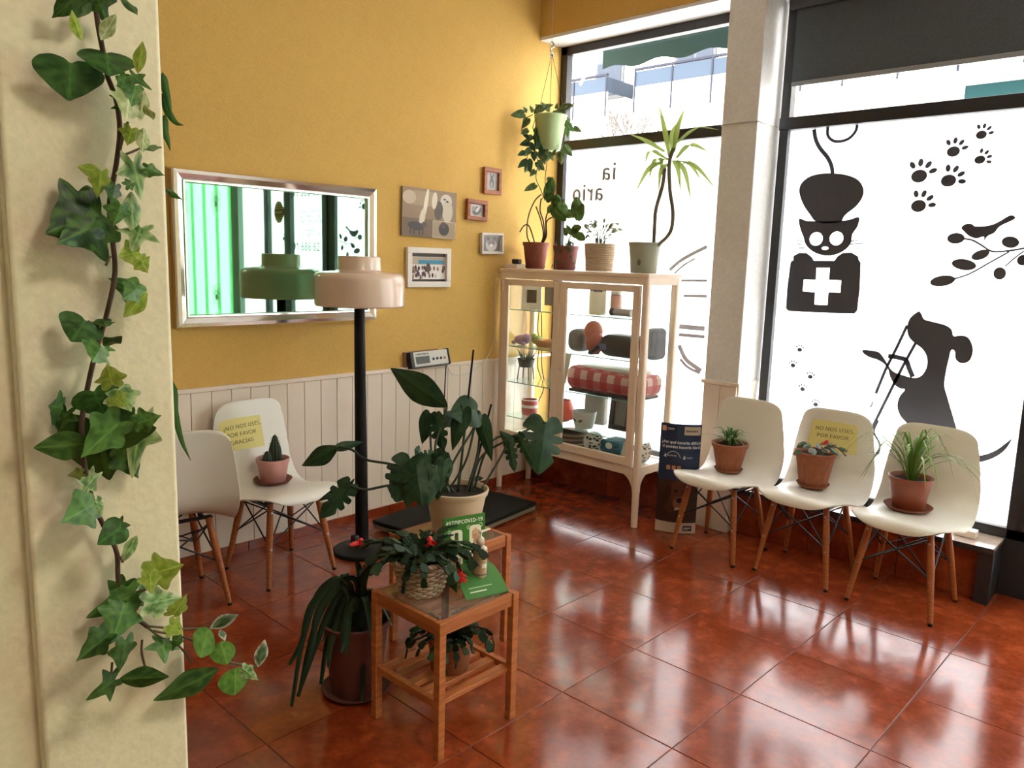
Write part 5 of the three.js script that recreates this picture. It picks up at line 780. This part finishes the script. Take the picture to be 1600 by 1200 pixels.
{ // plant on the hidden side of the pier, only leaf tips show
  const t = thing('spider_plant', 'strap-leaved plant peeking out behind the cream pier', 'plant', [-3.72, 1.2, 2.36]);
  obj('pot', [lathe([[0, 0], [.05, 0], [.07, .11], [.066, .11], [.048, .01], [0, .01]])], M.clay, t); obj('soil', [lathe([[0, .1], [.065, .1]])], M.soil, t);
  const o = [-3.72, 1.2, 2.36];
  for (const l of PIERLEAF) { const e = l.map(p => rel(p, o)), st = [0, .1, 0]; const up = e[0][1] > .1 ? [[e[0][0] * .3, .1 + (e[0][1] - .1) * .6, 0]] : [[e[0][0] * .4, .22, 0]]; obj('leaf', ribbon([st, ...up, ...e], .015, { c0: [.03, .10, .02], c1: [.05, .14, .03], n: 22, fold: .5, side: [1, 0, .9] }), leafMat, t); }
  const s = thing('wall_shelf', 'small bracket shelf on the back of the pier under the strap-leaved plant', 'shelf', [-3.72, 1.2, 2.36]); obj('board', [box(-.09, .03, -.02, -.001, -.09, .09, .003)], M.board, s);
  const b = thing('chrome_bracket', 'small chrome bracket on the pier edge beside the mirror', 'bracket', [-3.665, 1.6, 2.6]); obj('arm', [box(-.007, .043, .0, .038, -.10, -.055, .003)], std([.52, .40, .24], .3, { metalness: .6 }), b); obj('plate', [box(.044, .048, -.003, .042, -.115, -.045, .001)], M.chrome, b); obj('screw', [bar([.048, .02, -.08], [.057, .02, -.08], .007, .004)], M.chrome, b);
}
// ---------- pots ----------
const pot = (r0, r1, h, lip = .022, th = .006) => lathe([[0, 0], [r0, 0], [r0 + (r1 - r0) * .82, h - lip - .002], [r1 * 1.0, h - lip], [r1 * 1.04, h - .003], [r1 * 1.03, h], [r1 * 1.0 - th, h], [r1 - th - .003, h - lip], [r0 - th, th], [0, th]], 44);
const saucer = (r, h = .018) => lathe([[0, 0], [r * .82, 0], [r, h], [r * .97, h], [r * .8, .006], [0, .006]], 40);
function potted(name, label, p, r0, r1, h, m, { sau = 0, sm = m, turn = 0, group } = {}) {
  const t = thing(name, label, 'plant', p, turn, group); let y = 0;
  if (sau) { obj('saucer', [saucer(sau)], sm, t); y = .007; }
  obj('pot', [pot(r0, r1, h - y).translate(0, y, 0)], m, t); obj('soil', [lathe([[0, h - .018], [r1 * .93, h - .02]])], M.soil, t); return t;
}
const seatY = .4235;
{ // left of the window row: short spiky leaves
  const t = potted('potted_plant', 'terracotta pot of short pointed green leaves on the first window chair', [-.27, seatY, 1.655], .062, .094, .158, M.clay, { sau: .075 });
  for (let i = 0; i < 46; i++) { const a = i * 2.4, l = rr(.05, .12), up = rr(.02, .09); obj('leaf', ribbon([[Math.cos(a) * .02, .14, Math.sin(a) * .02], [Math.cos(a) * l * .5, .15 + up * .9, Math.sin(a) * l * .5], [Math.cos(a) * l, .15 + up * .8, Math.sin(a) * l]], .012, { c0: [.06, .15, .04], c1: [.12, .22, .07], edge: i % 3 ? null : [.45, .5, .3], n: 8, fold: .4 }), leafMat, t); }
  for (const a of [2.2, -.2, 4.4]) obj('leaf', ribbon([[0, .15, 0], [Math.cos(a) * .1, .19, Math.sin(a) * .1], [Math.cos(a) * .2, .165, Math.sin(a) * .2]], .008, { c0: [.05, .1, .03], n: 12 }), leafMat, t);
}
{
  const t = potted('potted_plant', 'terracotta pot with trailing dark leaves and a red flower on the middle chair', [-.215, seatY + .004, 2.092], .066, .098, .18, M.clay, { sau: .08 });
  for (let i = 0; i < 13; i++) { const a = 1.0 + i * .23, r = rr(.03, .11), y = .185 + rr(0, .045); const g = leafGeo('oval', { ratio: .6, dark: [.02, .045, .015], light: [.07, .10, .04], edge: i % 2 ? [.35, .10, .12] : null, sd: i + 40, cup: .3 }); orient(g, [Math.cos(a) * r, y, Math.sin(a) * r], [Math.cos(a) * (r + .05), y - rr(-.015, .03), Math.sin(a) * (r + .05)], [-.5, .8, .3]); obj('leaf', g, leafMat, t); }
  obj('stem', [tube([[0, .16, 0], [.0, .21, .05], [.01, .215, .10], [.015, .18, .145]], .003), tube([[0, .16, 0], [-.02, .22, .02], [-.02, .23, .05]], .0025)], stemM, t);
  obj('flower', [ell(-.02, .235, .05, .006, .014, .006, 8), ell(-.02, .242, .06, .005, .012, .008, 8), ell(-.025, .232, .042, .006, .010, .006, 8)], std([.65, .06, .05], .5), t);
}
{
  const t = potted('spider_plant', 'spider plant with long arching leaves in a brown pot nearest the door', [-.235, seatY + .002, 2.548], .068, .093, .155, std([.27, .066, .028], .32), { sau: .105, sm: M.clayDark });
  for (let i = 0; i < 44; i++) { const a = i * 2.4 + rr(-.2, .2), l = Math.min(i < 16 ? rr(.26, .42) : rr(.08, .22), Math.cos(a) > 0 ? .14 / Math.cos(a) : 1), h = i < 16 ? rr(.10, .22) : rr(.14, .27), d = i < 16 ? rr(-.02, .12) : rr(.10, .22); const c = Math.cos(a), s = Math.sin(a); obj('leaf', ribbon([[c * .015, .13, s * .015], [c * l * .25, .15 + h * .62, s * l * .25], [c * l * .6, .15 + h * .95, s * l * .6], [c * l, .13 + d, s * l]], .013, { c0: [.10, .22, .04], c1: [.22, .34, .08], edge: i % 4 === 0 ? [.5, .55, .34] : null, n: 14, fold: .35, basew: .6 }), leafMat, t); }
  for (const [x, y, z] of [[.0, -.02, .36], [-.12, .06, .33], [.03, -.06, .28], [-.2, .12, -.2]]) obj('leaf', ribbon([[0, .13, 0], [x * .3, .27, z * .3], [x * .7, .26, z * .7], [x, .13 + y, z]], .012, { c0: [.06, .13, .03], c1: [.08, .12, .04], n: 14 }), leafMat, t);
}
{
  const t = potted('potted_cactus', 'two small dark cacti in a pink pot on a red saucer', [-2.176, seatY, .275], .058, .076, .118, std([.62, .30, .27], .5), { sau: .09, sm: M.clayDark });
  const cactus = (x, z, r, h) => { const pos = [], idx = [], nv = 16, nu = 48; for (let j = 0; j <= nv; j++) for (let i = 0; i <= nu; i++) { const v = j / nv, a = i / nu * 6.2832, rad = r * Math.sqrt(Math.max(0, 1 - Math.pow(v, 2.6))) * (1 + .14 * Math.cos(a * 10)) * (.85 + .3 * Math.sin(Math.PI * Math.min(1, v * 1.3))); pos.push(x + Math.cos(a) * rad, .095 + v * h, z + Math.sin(a) * rad); if (i < nu && j < nv) { const k = j * (nu + 1) + i; idx.push(k, k + nu + 1, k + 1, k + 1, k + nu + 1, k + nu + 2); } } const g = new THREE.BufferGeometry(); g.setAttribute('position', new THREE.Float32BufferAttribute(pos, 3)); g.setIndex(idx); g.computeVertexNormals(); return g; };
  const cm = std([.018, .04, .02], .6), sm = std([.20, .17, .12], .7);
  for (const [x, z, r, h] of [[.016, -.005, .024, .135], [-.036, .012, .018, .065]]) { const c = obj('cactus', cactus(x, z, r, h), cm, t); const sp = []; for (let j = 0; j < 9; j++) for (let i = 0; i < 10; i++) { const a = i * .62832, v = .06 + j * .1, rad = r * 1.13 * Math.sqrt(Math.max(0, 1 - Math.pow(v, 2.6))), y = .095 + v * h; sp.push(bar([x + Math.cos(a) * rad, y, z + Math.sin(a) * rad], [x + Math.cos(a) * (rad + .007), y + .003, z + Math.sin(a) * (rad + .007)], .0007, .0002, 3)); } obj('spines', sp, sm, c).userData.kind = 'stuff'; }
  obj('cactus_crown', [0, 1, 2, 3].map(i => bar([.016 + .008 * Math.cos(i * 1.6), .16 + i * .012, -.005 + .008 * Math.sin(i * 1.6)], [.016 + .03 * Math.cos(i * 1.6), .165 + i * .012, -.005 + .03 * Math.sin(i * 1.6)], .004, .001, 5)), cm, t);
}
// ---------- christmas cacti ----------
const segBase = (() => { const s = new THREE.Shape([[0, 0], [.20, .10], [.34, .22], [.30, .34], [.42, .52], [.36, .66], [.42, .84], [.22, 1], [0, .97], [-.22, 1], [-.42, .84], [-.36, .66], [-.42, .52], [-.30, .34], [-.34, .22], [-.20, .10]].map(p => new THREE.Vector2(...p))); const g = new THREE.ExtrudeGeometry(s, { depth: .06, bevelEnabled: true, bevelSize: .02, bevelThickness: .035, bevelSegments: 1, curveSegments: 2 }); g.translate(0, 0, -.03); return clean(g); })();
function branch(o, a, n, len, rise, fall, rad) {
  const out = []; let p = V(...o), ang = rise; for (let i = 0; i < n; i++) { const d = V(Math.cos(a) * Math.cos(ang), Math.sin(ang), Math.sin(a) * Math.cos(ang)), e = p.clone().addScaledVector(d, len); const g = segBase.clone(); g.scale(.95, 1, 1); orient(g, p.toArray(), e.toArray(), [-.3 * Math.cos(a) + rr(-.5, .5), .8, -.3 * Math.sin(a) + rr(-.5, .5)]); out.push(g); p = e; ang -= fall; a += rr(-.25, .25); } return [out, p];
}
const cactM = phy([.010, .026, .010], .5, { specularIntensity: .4 }), cactM2 = phy([.025, .055, .02], .5, { specularIntensity: .4 });
const redFlower = std([.70, .02, .02], .45);
function flower(t, p, dir) { const gs = []; for (let i = 0; i < 10; i++) { const a = i * 2.4, o = i < 5 ? .0 : .014, r = .018; const g = leafGeo('lance', { ratio: .5, cup: .2, droop: -.2, dark: [1, 1, 1], light: [1, 1, 1] }); g.deleteAttribute('color'); const b = V(...p).addScaledVector(V(...dir), o), e = b.clone().addScaledVector(V(...dir), .03).add(V(Math.cos(a) * r, Math.sin(a) * r * .4, Math.sin(a) * r)); gs.push(orient(g, b.toArray(), e.toArray(), [Math.cos(a), .2, Math.sin(a)])); } gs.push(ell(p[0], p[1], p[2], .009, .014, .009, 8)); obj('flower', gs, redFlower, t); }
{
  // wicker basket
  const t = thing('basket_plant', 'wicker basket of christmas cactus with red flowers on the near table', 'plant', [-2.492, .4445, 1.752]);
  const wick = std([.52, .38, .27], .7), wick2 = std([.40, .27, .18], .7), H = .112, ra = f => .066 + .028 * f;
  for (let i = 0; i < 26; i++) { const a = i / 26 * 6.2832; obj('stake', [bar([Math.cos(a) * .067, .002, Math.sin(a) * .067], [Math.cos(a) * .094, H, Math.sin(a) * .094], .0028, .0028, 5)], wick2, t); }
  for (let k = 0; k < 13; k++) { const f = (k + .5) / 13, pts = []; for (let i = 0; i < 78; i++) { const a = i / 78 * 6.2832, r = ra(f) + .0042 * Math.cos(a * 13 + k * Math.PI); pts.push(V(Math.cos(a) * r, f * H + .001 * Math.sin(a * 7 + k), Math.sin(a) * r)); } obj('weave', [new THREE.TubeGeometry(new THREE.CatmullRomCurve3(pts, true), 156, .0043, 5, true)], k % 3 ? wick : wick2, t); }
  { const rope = []; for (const ph of [0, 3.14]) { const pts = []; for (let i = 0; i < 90; i++) { const a = i / 90 * 6.2832; pts.push(V(Math.cos(a) * (.096 + .004 * Math.cos(a * 22 + ph)), H + .004 + .004 * Math.sin(a * 22 + ph), Math.sin(a) * (.096 + .004 * Math.cos(a * 22 + ph)))); } rope.push(new THREE.TubeGeometry(new THREE.CatmullRomCurve3(pts, true), 220, .0042, 5, true)); } for (const r of rope) obj('rim_braid', [r], wick, t); }
  obj('base', [lathe([[0, 0], [.068, 0], [.068, .006], [0, .006]])], wick2, t); obj('liner', [lathe([[.062, .008], [.086, H - .006], [0, H - .012]])], M.soil, t);
  const ends = []; for (let i = 0; i < 40; i++) { const a = i * 2.4, inner = i % 3; const [g, e] = branch([Math.cos(a) * .03, H - .005, Math.sin(a) * .03], a, inner === 0 ? 4 : 5, rr(.03, .042), inner === 0 ? rr(.9, 1.3) : rr(.5, .95), rr(.3, .48)); obj('branch', g, i % 4 ? cactM : cactM2, t); ends.push(e); }
  for (const [a, n, ri, fa, d] of [[4.0, 5, .75, .22, [-.5, -.2, -.4]], [1.9, 3, 1.25, .25, [-.3, -.3, .5]], [1.15, 4, .75, .68, [.1, -.9, .25]], [.55, 6, .8, .3, null]]) { const [g, e] = branch([Math.cos(a) * .03, H, Math.sin(a) * .03], a, n, .036, ri, fa); obj('branch', g, cactM, t); if (d) flower(t, e.toArray(), d); }
}
{
  const t = potted('christmas_cactus', 'cactus in a round terracotta pot on the lower shelf of the near table', [-2.425, .1825, 1.822], .062, .074, .115, M.clay, { sau: 0 });
  for (let i = 0; i < 22; i++) { const a = i * 2.4; const [g] = branch([Math.cos(a) * .03, .10, Math.sin(a) * .03], a, i % 3 ? 5 : 4, rr(.026, .036), rr(.5, 1.1), rr(.4, .6)); obj('branch', g, i % 3 ? cactM : cactM2, t); }
}
{
  const o = [-2.545, 0, 1.468], t = potted('epiphyllum', 'large plant with long drooping dark leaves in a floor pot behind the table', o, .085, .118, .27, std([.12, .035, .022], .8), { sau: .12 });
  for (const l of EPI) obj('leaf', ribbon(l.map(p => { const q = rel(p, o); return [q[0], Math.max(.012, q[1]), q[2]]; }), .024, { c0: [.012, .030, .014], c1: [.014, .034, .014], n: 26, fold: .35, tipw: .45, basew: .7, side: [.7, .1, .7] }), leafMat, t);
  for (let i = 0; i < 9; i++) { const a = i * 2.4, l = rr(.10, .17); obj('leaf', ribbon([[Math.cos(a) * .03, .25, Math.sin(a) * .03], [Math.cos(a) * l * .5, .25 + rr(.08, .16), Math.sin(a) * l * .5], [Math.cos(a) * l, .25 + rr(-.06, .06), Math.sin(a) * l]], .026, { c0: [.015, .04, .015], c1: [.02, .06, .02], n: 10, fold: .3, tipw: .4 }), leafMat, t); }
}
// ---------- split-leaf plant ----------
{
  const o = [-2.005, .4445, 1.385], t = potted('split_leaf_plant', 'big dark split-leaf plant with stakes in a cream pot', o, .092, .125, .165, std([.70, .56, .38], .45));
  for (const s of MONSTEM) obj('stalk', [new THREE.TubeGeometry(curve(s.map(p => rel(p, o))), 30, .0048, 7)], stemDk, t);
  for (const s of STAKES) obj('stake', [bar(rel(s[1], o), rel(s[0], o), .0055, .004)], M.blackMatte, t);
  MON.forEach(([bx, by, bz, tx, ty, tz, w, k], i) => {
    const g = leafGeo(k === 'long' ? 'lance' : k === 'split' ? 'split' : k === 'dark' ? 'split' : 'heart', { ratio: w * 1.1, cup: .25, droop: .12, wave: .02, rings: 5, dark: [.011, .034, .014], light: [.026, .064, .022], sd: i + 70, steps: 3, vein: .5, mott: .2 });
    const B = rel([bx, by, bz], o), E = rel([tx, ty, tz], o); orient(g, B, E, [-.62, .45, .62], (i % 3 - 1) * .35); obj('leaf', g, leafMat, t);
  });
}
// ---------- hand-gel stand on the near table ----------
{
  const t = thing('gel_display', 'green cardboard hand hygiene stand with printed steps', 'stand', [-2.325, .4445, 1.79], -.28);
  const tx = canvasTex(320, 440, (c, w, h) => {
    c.fillStyle = '#3c7a2c'; c.fillRect(0, 0, w, h); c.fillStyle = '#f2f2e6'; c.font = 'bold 38px sans-serif'; c.fillText('#STOPCOVID-19', 14, 52);
    const card = (x, y, a) => { c.fillStyle = '#efe9d2'; c.beginPath(); c.roundRect(x, y, 92, 140, 26); c.fill(); c.fillStyle = '#c98f6d'; if (a === 0) { c.fillStyle = '#3c5a28'; c.beginPath(); c.roundRect(x + 32, y + 18, 28, 62, 10); c.fill(); c.fillStyle = '#d9a184'; c.fillRect(x + 16, y + 102, 60, 22); } else if (a === 1) { c.fillRect(x + 30, y + 62, 34, 68); for (let i = 0; i < 5; i++) c.fillRect(x + 22 + i * 11, y + 20 + Math.abs(i - 2) * 9, 8, 56); } else { c.fillRect(x + 14, y + 52, 34, 76); c.fillRect(x + 46, y + 40, 32, 80); } c.strokeStyle = '#efe9d2'; c.lineWidth = 3; c.beginPath(); c.arc(x - 6, y + 10, 13, 0, 7); c.stroke(); c.fillStyle = '#efe9d2'; c.font = 'bold 18px sans-serif'; c.fillText(String(a + 1), x - 11, y + 17); };
    card(50, 92, 0); card(196, 74, 1); card(50, 252, 2); card(196, 240, 3); c.fillStyle = '#cfe0bb'; c.beginPath(); c.ellipse(80, 418, 46, 17, 0, 0, 7); c.fill(); c.strokeStyle = '#f2f2e6'; c.lineWidth = 4; c.beginPath(); c.arc(284, 80, 13, 4, 8); c.stroke();
  });
  const gm = std([.055, .20, .035], .5);
  const back = new THREE.PlaneGeometry(.155, .215); back.translate(0, .1075, 0); const P = T(back, 0, .002, -.012, -.06); obj('printed_panel', P, std(0xffffff, .4, { map: tx }), t);
  obj('panel_card', [T(box(-.0775, .0775, .002, .217, -.0035, -.0005), 0, 0, -.012, -.06)], gm, t);
  const pr = []; for (let i = 0; i <= 16; i++) { const f = i / 16; pr.push([f * .155 - .008, .004 + .052 * Math.cos(Math.max(0, f - .25) / .75 * Math.PI / 2)]); }
  const s = new THREE.Shape(); pr.forEach(([z, y], i) => i ? s.lineTo(z, y) : s.moveTo(z, y)); [...pr].reverse().forEach(([z, y]) => s.lineTo(z, y - .003)); s.closePath();
  const g = new THREE.ExtrudeGeometry(s, { depth: .155, bevelEnabled: false }); g.rotateY(-Math.PI / 2); g.translate(.0775, 0, 0); obj('arched_base', [g], gm, t);
  obj('side_flap', [box(-.0775, -.075, .001, .05, -.01, .08)], gm, t);
  for (const [x0, x1, f, m] of [[-.055, .03, .80, [.30, .50, .22]], [-.055, .005, .88, [.72, .78, .6]]]) { const y = .0045 + .052 * Math.cos((f - .25) / .75 * Math.PI / 2), z = f * .155 - .008, dz = .0035, dy = .0045; obj('print_line', [(() => { const g = new THREE.BufferGeometry(); g.setAttribute('position', new THREE.Float32BufferAttribute([x0, y, z, x1, y, z, x1, y - dy, z + dz, x0, y - dy, z + dz], 3)); g.setIndex([0, 3, 2, 0, 2, 1]); g.computeVertexNormals(); return g.translate(0, .0006, .0006); })()], std(m, .6), t); }
  const tw = V(.012, .002, .068).applyAxisAngle(V(0, 1, 0), -.28);
  const b = thing('gel_bottle', 'amber hand gel bottle with white pump in the green stand', 'bottle', [-2.325 + tw.x, .4465, 1.79 + tw.z]);
  obj('hole_ring', [T(new THREE.TorusGeometry(.027, .0015, 6, 30), 0, .049, 0, Math.PI / 2)], M.black, b);
  obj('body', [lathe([[0, .002], [.022, .002], [.0235, .006], [.0235, .128], [.021, .134], [.011, .141], [.011, .147], [0, .147]])], phy([.50, .34, .20], .18, { clearcoat: .6 }), b);
  obj('clear_shoulder', [lathe([[.0242, .118], [.0242, .130], [.0215, .136], [.0115, .143]])], phy([.95, .93, .88], .05, { transmission: .85, thickness: 0 }), b);
  obj('label', [(() => { const q = new THREE.CylinderGeometry(.0238, .0238, .014, 20, 1, true, -.5, .75); return q.translate(0, .078, 0); })()], std([.8, .76, .66], .6), b);
  obj('collar', [lathe([[0, .146], [.0135, .146], [.0135, .16], [.009, .168], [.004, .17], [.0035, .185], [0, .185]])], M.board, b);
  obj('pump_head', [lathe([[0, .184], [.007, .184], [.007, .19], [0, .192]]), box(0, .042, .1845, .1905, -.0042, .0042, .002)], M.board, b);
}
// ---------- hanging pot ----------
{
  const o = [-.163, 2.205, .212], t = thing('hanging_planter', 'light green hanging pot of trailing heart-leaved vines by the corner', 'plant', o);
  const pm = phy([.40, .56, .28], .4, { transmission: .15, thickness: 0 });
  obj('pot', [pot(.068, .102, .215, .03)], std([.42, .56, .28], .4), t); obj('soil', [lathe([[0, .19], [.094, .19]])], M.soil, t);
  const hk = [.035, .655, -.04];
  for (let i = 0; i < 3; i++) { const a = i * 2.094 + .4; obj('wire', [bar([Math.cos(a) * .104, .205, Math.sin(a) * .104], [0.03, .60, -.035], .0016, .0016, 5)], M.wire, t); }
  obj('hook', [tube([[.03, .595, -.035], [.022, .625, -.042], [.045, .645, -.03], [.03, .668, -.038], [.018, .65, -.045]], .0045, 30), T(new THREE.TorusGeometry(.014, .0035, 6, 18), .03, .588, -.035)], M.steel, t); obj('chain', [bar([.03, .665, -.038], [.03, 1.09, -.038], .0016, .0016, 5)], M.steel, t);
  for (const s of HANGVINE) obj('vine', [new THREE.TubeGeometry(curve(s.map(p => rel(p, o))), 30, .0028, 5)], stemG, t);
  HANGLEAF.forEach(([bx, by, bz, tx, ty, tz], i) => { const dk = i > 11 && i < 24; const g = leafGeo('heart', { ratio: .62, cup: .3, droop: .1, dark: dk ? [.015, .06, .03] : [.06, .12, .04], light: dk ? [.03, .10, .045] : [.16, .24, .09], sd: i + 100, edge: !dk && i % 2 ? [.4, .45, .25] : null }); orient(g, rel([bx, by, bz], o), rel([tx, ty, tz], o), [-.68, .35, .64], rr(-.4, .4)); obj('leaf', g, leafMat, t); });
}
// ---------- pots on the cabinet ----------
const CT = 1.4575;
{
  let o = [-.2, CT, .155], t = potted('potted_plant', 'reddish pot with tall glossy-leaved stems at the left of the cabinet top', o, .062, .085, .17, M.clayDark, { sau: .07 });
  for (const s of ZZSTEM) obj('stem', [new THREE.TubeGeometry(curve([[0, .12, .01], ...s.map(p => rel(p, o))]), 24, .0045, 6)], stemM, t);
  ZZLEAF.forEach(([bx, by, bz, tx, ty, tz], i) => { if (bz > .30 && i > 6) return; const g = leafGeo('oval', { ratio: .5, cup: .2, dark: [.02, .07, .015], light: [.10, .20, .04], sd: i + 140 }); orient(g, rel([bx, by, bz], o), rel([tx, ty, tz], o), [-.7, .2, .6], rr(-.4, .4)); obj('leaf', g, leafMat, t); });
  o = [-.2, CT, .41]; t = potted('potted_plant', 'dark red pot of dense trailing small leaves on the cabinet top', o, .062, .08, .15, std([.20, .06, .05], .6), { sau: .07 });
  ZZLEAF.forEach(([bx, by, bz, tx, ty, tz], i) => { if (!(bz > .30 && i > 6)) return; const g = leafGeo('oval', { ratio: .55, cup: .2, dark: [.05, .11, .02], light: [.14, .24, .06], sd: i + 150 }); const e = rel([tx, ty, tz], o), q = rel([bx, by, bz], o); orient(g, q, e, [-.7, .2, .6], rr(-.4, .4)); obj('leaf', g, leafMat, t); obj('stem', [bar([0, .13, 0], q, .0025, .002, 5)], stemG, t); });
  for (let i = 0; i < 46; i++) { const a = rr(1.6, 5.2), r = rr(.04, .09), y = .15 - rr(-.03, i % 2 ? .13 : .03); const g = leafGeo('heart', { ratio: .9, rings: 2, steps: 1, dark: [.03, .05, .02], light: [.08, .11, .05], sd: i }); orient(g, [Math.cos(a) * r, y, Math.sin(a) * r], [Math.cos(a) * (r + .012), y - .022, Math.sin(a) * (r + .012)], [Math.cos(a), .4, Math.sin(a)]); obj('small_leaf', g, leafMat, t); }
  o = [-.2, CT, .675]; t = thing('potted_plant', 'woven straw pot with pale fine foliage on the cabinet top', 'plant', o);
  { const wv = std([.50, .38, .26], .85); for (let k = 0; k < 14; k++) { const r = .078 + .012 * k / 13; obj('coil', [T(new THREE.TorusGeometry(r, .0066, 6, 36), 0, .0066 + k * .0118, 0, Math.PI / 2)], wv, t); } obj('liner', [lathe([[0, .004], [.074, .004], [.084, .155], [0, .15]])], M.soil, t); }
  for (let i = 0; i < 44; i++) { const a = i * 2.4, l = rr(.03, .10), h = rr(.06, .2), q = [Math.cos(a) * l, .15 + h * .7, Math.sin(a) * l]; obj('stem', [tube([[Math.cos(a) * .02, .15, Math.sin(a) * .02], [Math.cos(a) * l * .6, .15 + h * .5, Math.sin(a) * l * .6], q], .0016, 6, 4)], stemG, t); const g = leafGeo('oval', { ratio: .6, rings: 2, steps: 1, dark: [.14, .17, .08], light: [.26, .30, .15], sd: i }); orient(g, q, [q[0] * 1.35, q[1] + rr(-.01, .035), q[2] * 1.35], [-.6, .6, .5]); obj('small_leaf', g, leafMat, t); }
  obj('berry_twig', [tube([[-.02, .15, -.06], [-.03, .22, -.09], [-.03, .30, -.06]], .002, 12, 4), ...[0, 1, 2, 3, 4, 5, 6].map(i => ell(-.03 + .008 * Math.sin(i * 2), .2 + i * .016, -.085 + .006 * i, .006, .006, .006, 6))], stemDk, t);
  o = [-.2, CT, .997]; t = potted('dracaena', 'tall dragon tree in a grey-green pot at the window end of the cabinet', o, .075, .092, .175, std([.34, .36, .28], .5));
  obj('pot_motif', [ell(-.082, .06, .02, .006, .018, .012, 10)], std([.08, .09, .07], .6), t);
  for (const s of DRACTRUNK) { const q = s.map(p => rel(p, o)); q[0][1] = .14; q[0][2] = Math.min(.06, q[0][2]); obj('trunk', [new THREE.TubeGeometry(curve(q), 30, .011, 8)], std([.30, .26, .15], .8, { bumpMap: rep(plasterBump, 3, 12), bumpScale: .006 }), t); }
  DRACLEAF.forEach(([bx, by, bz, tx, ty, tz], i) => { const b = rel([bx, by, bz], o), e = rel([tx, ty, tz], o), m = b.map((v, k) => (v + e[k]) / 2); m[1] += e[1] < b[1] + .1 ? .05 : .01; m[0] -= .02 * (i % 3); obj('leaf', ribbon([b, m, e], .030, { c0: [.22, .30, .07], c1: [.34, .42, .12], n: 14, fold: .3, side: [.6, .2, .75] }), leafThin, t); });
}
renderer.render(scene, camera);
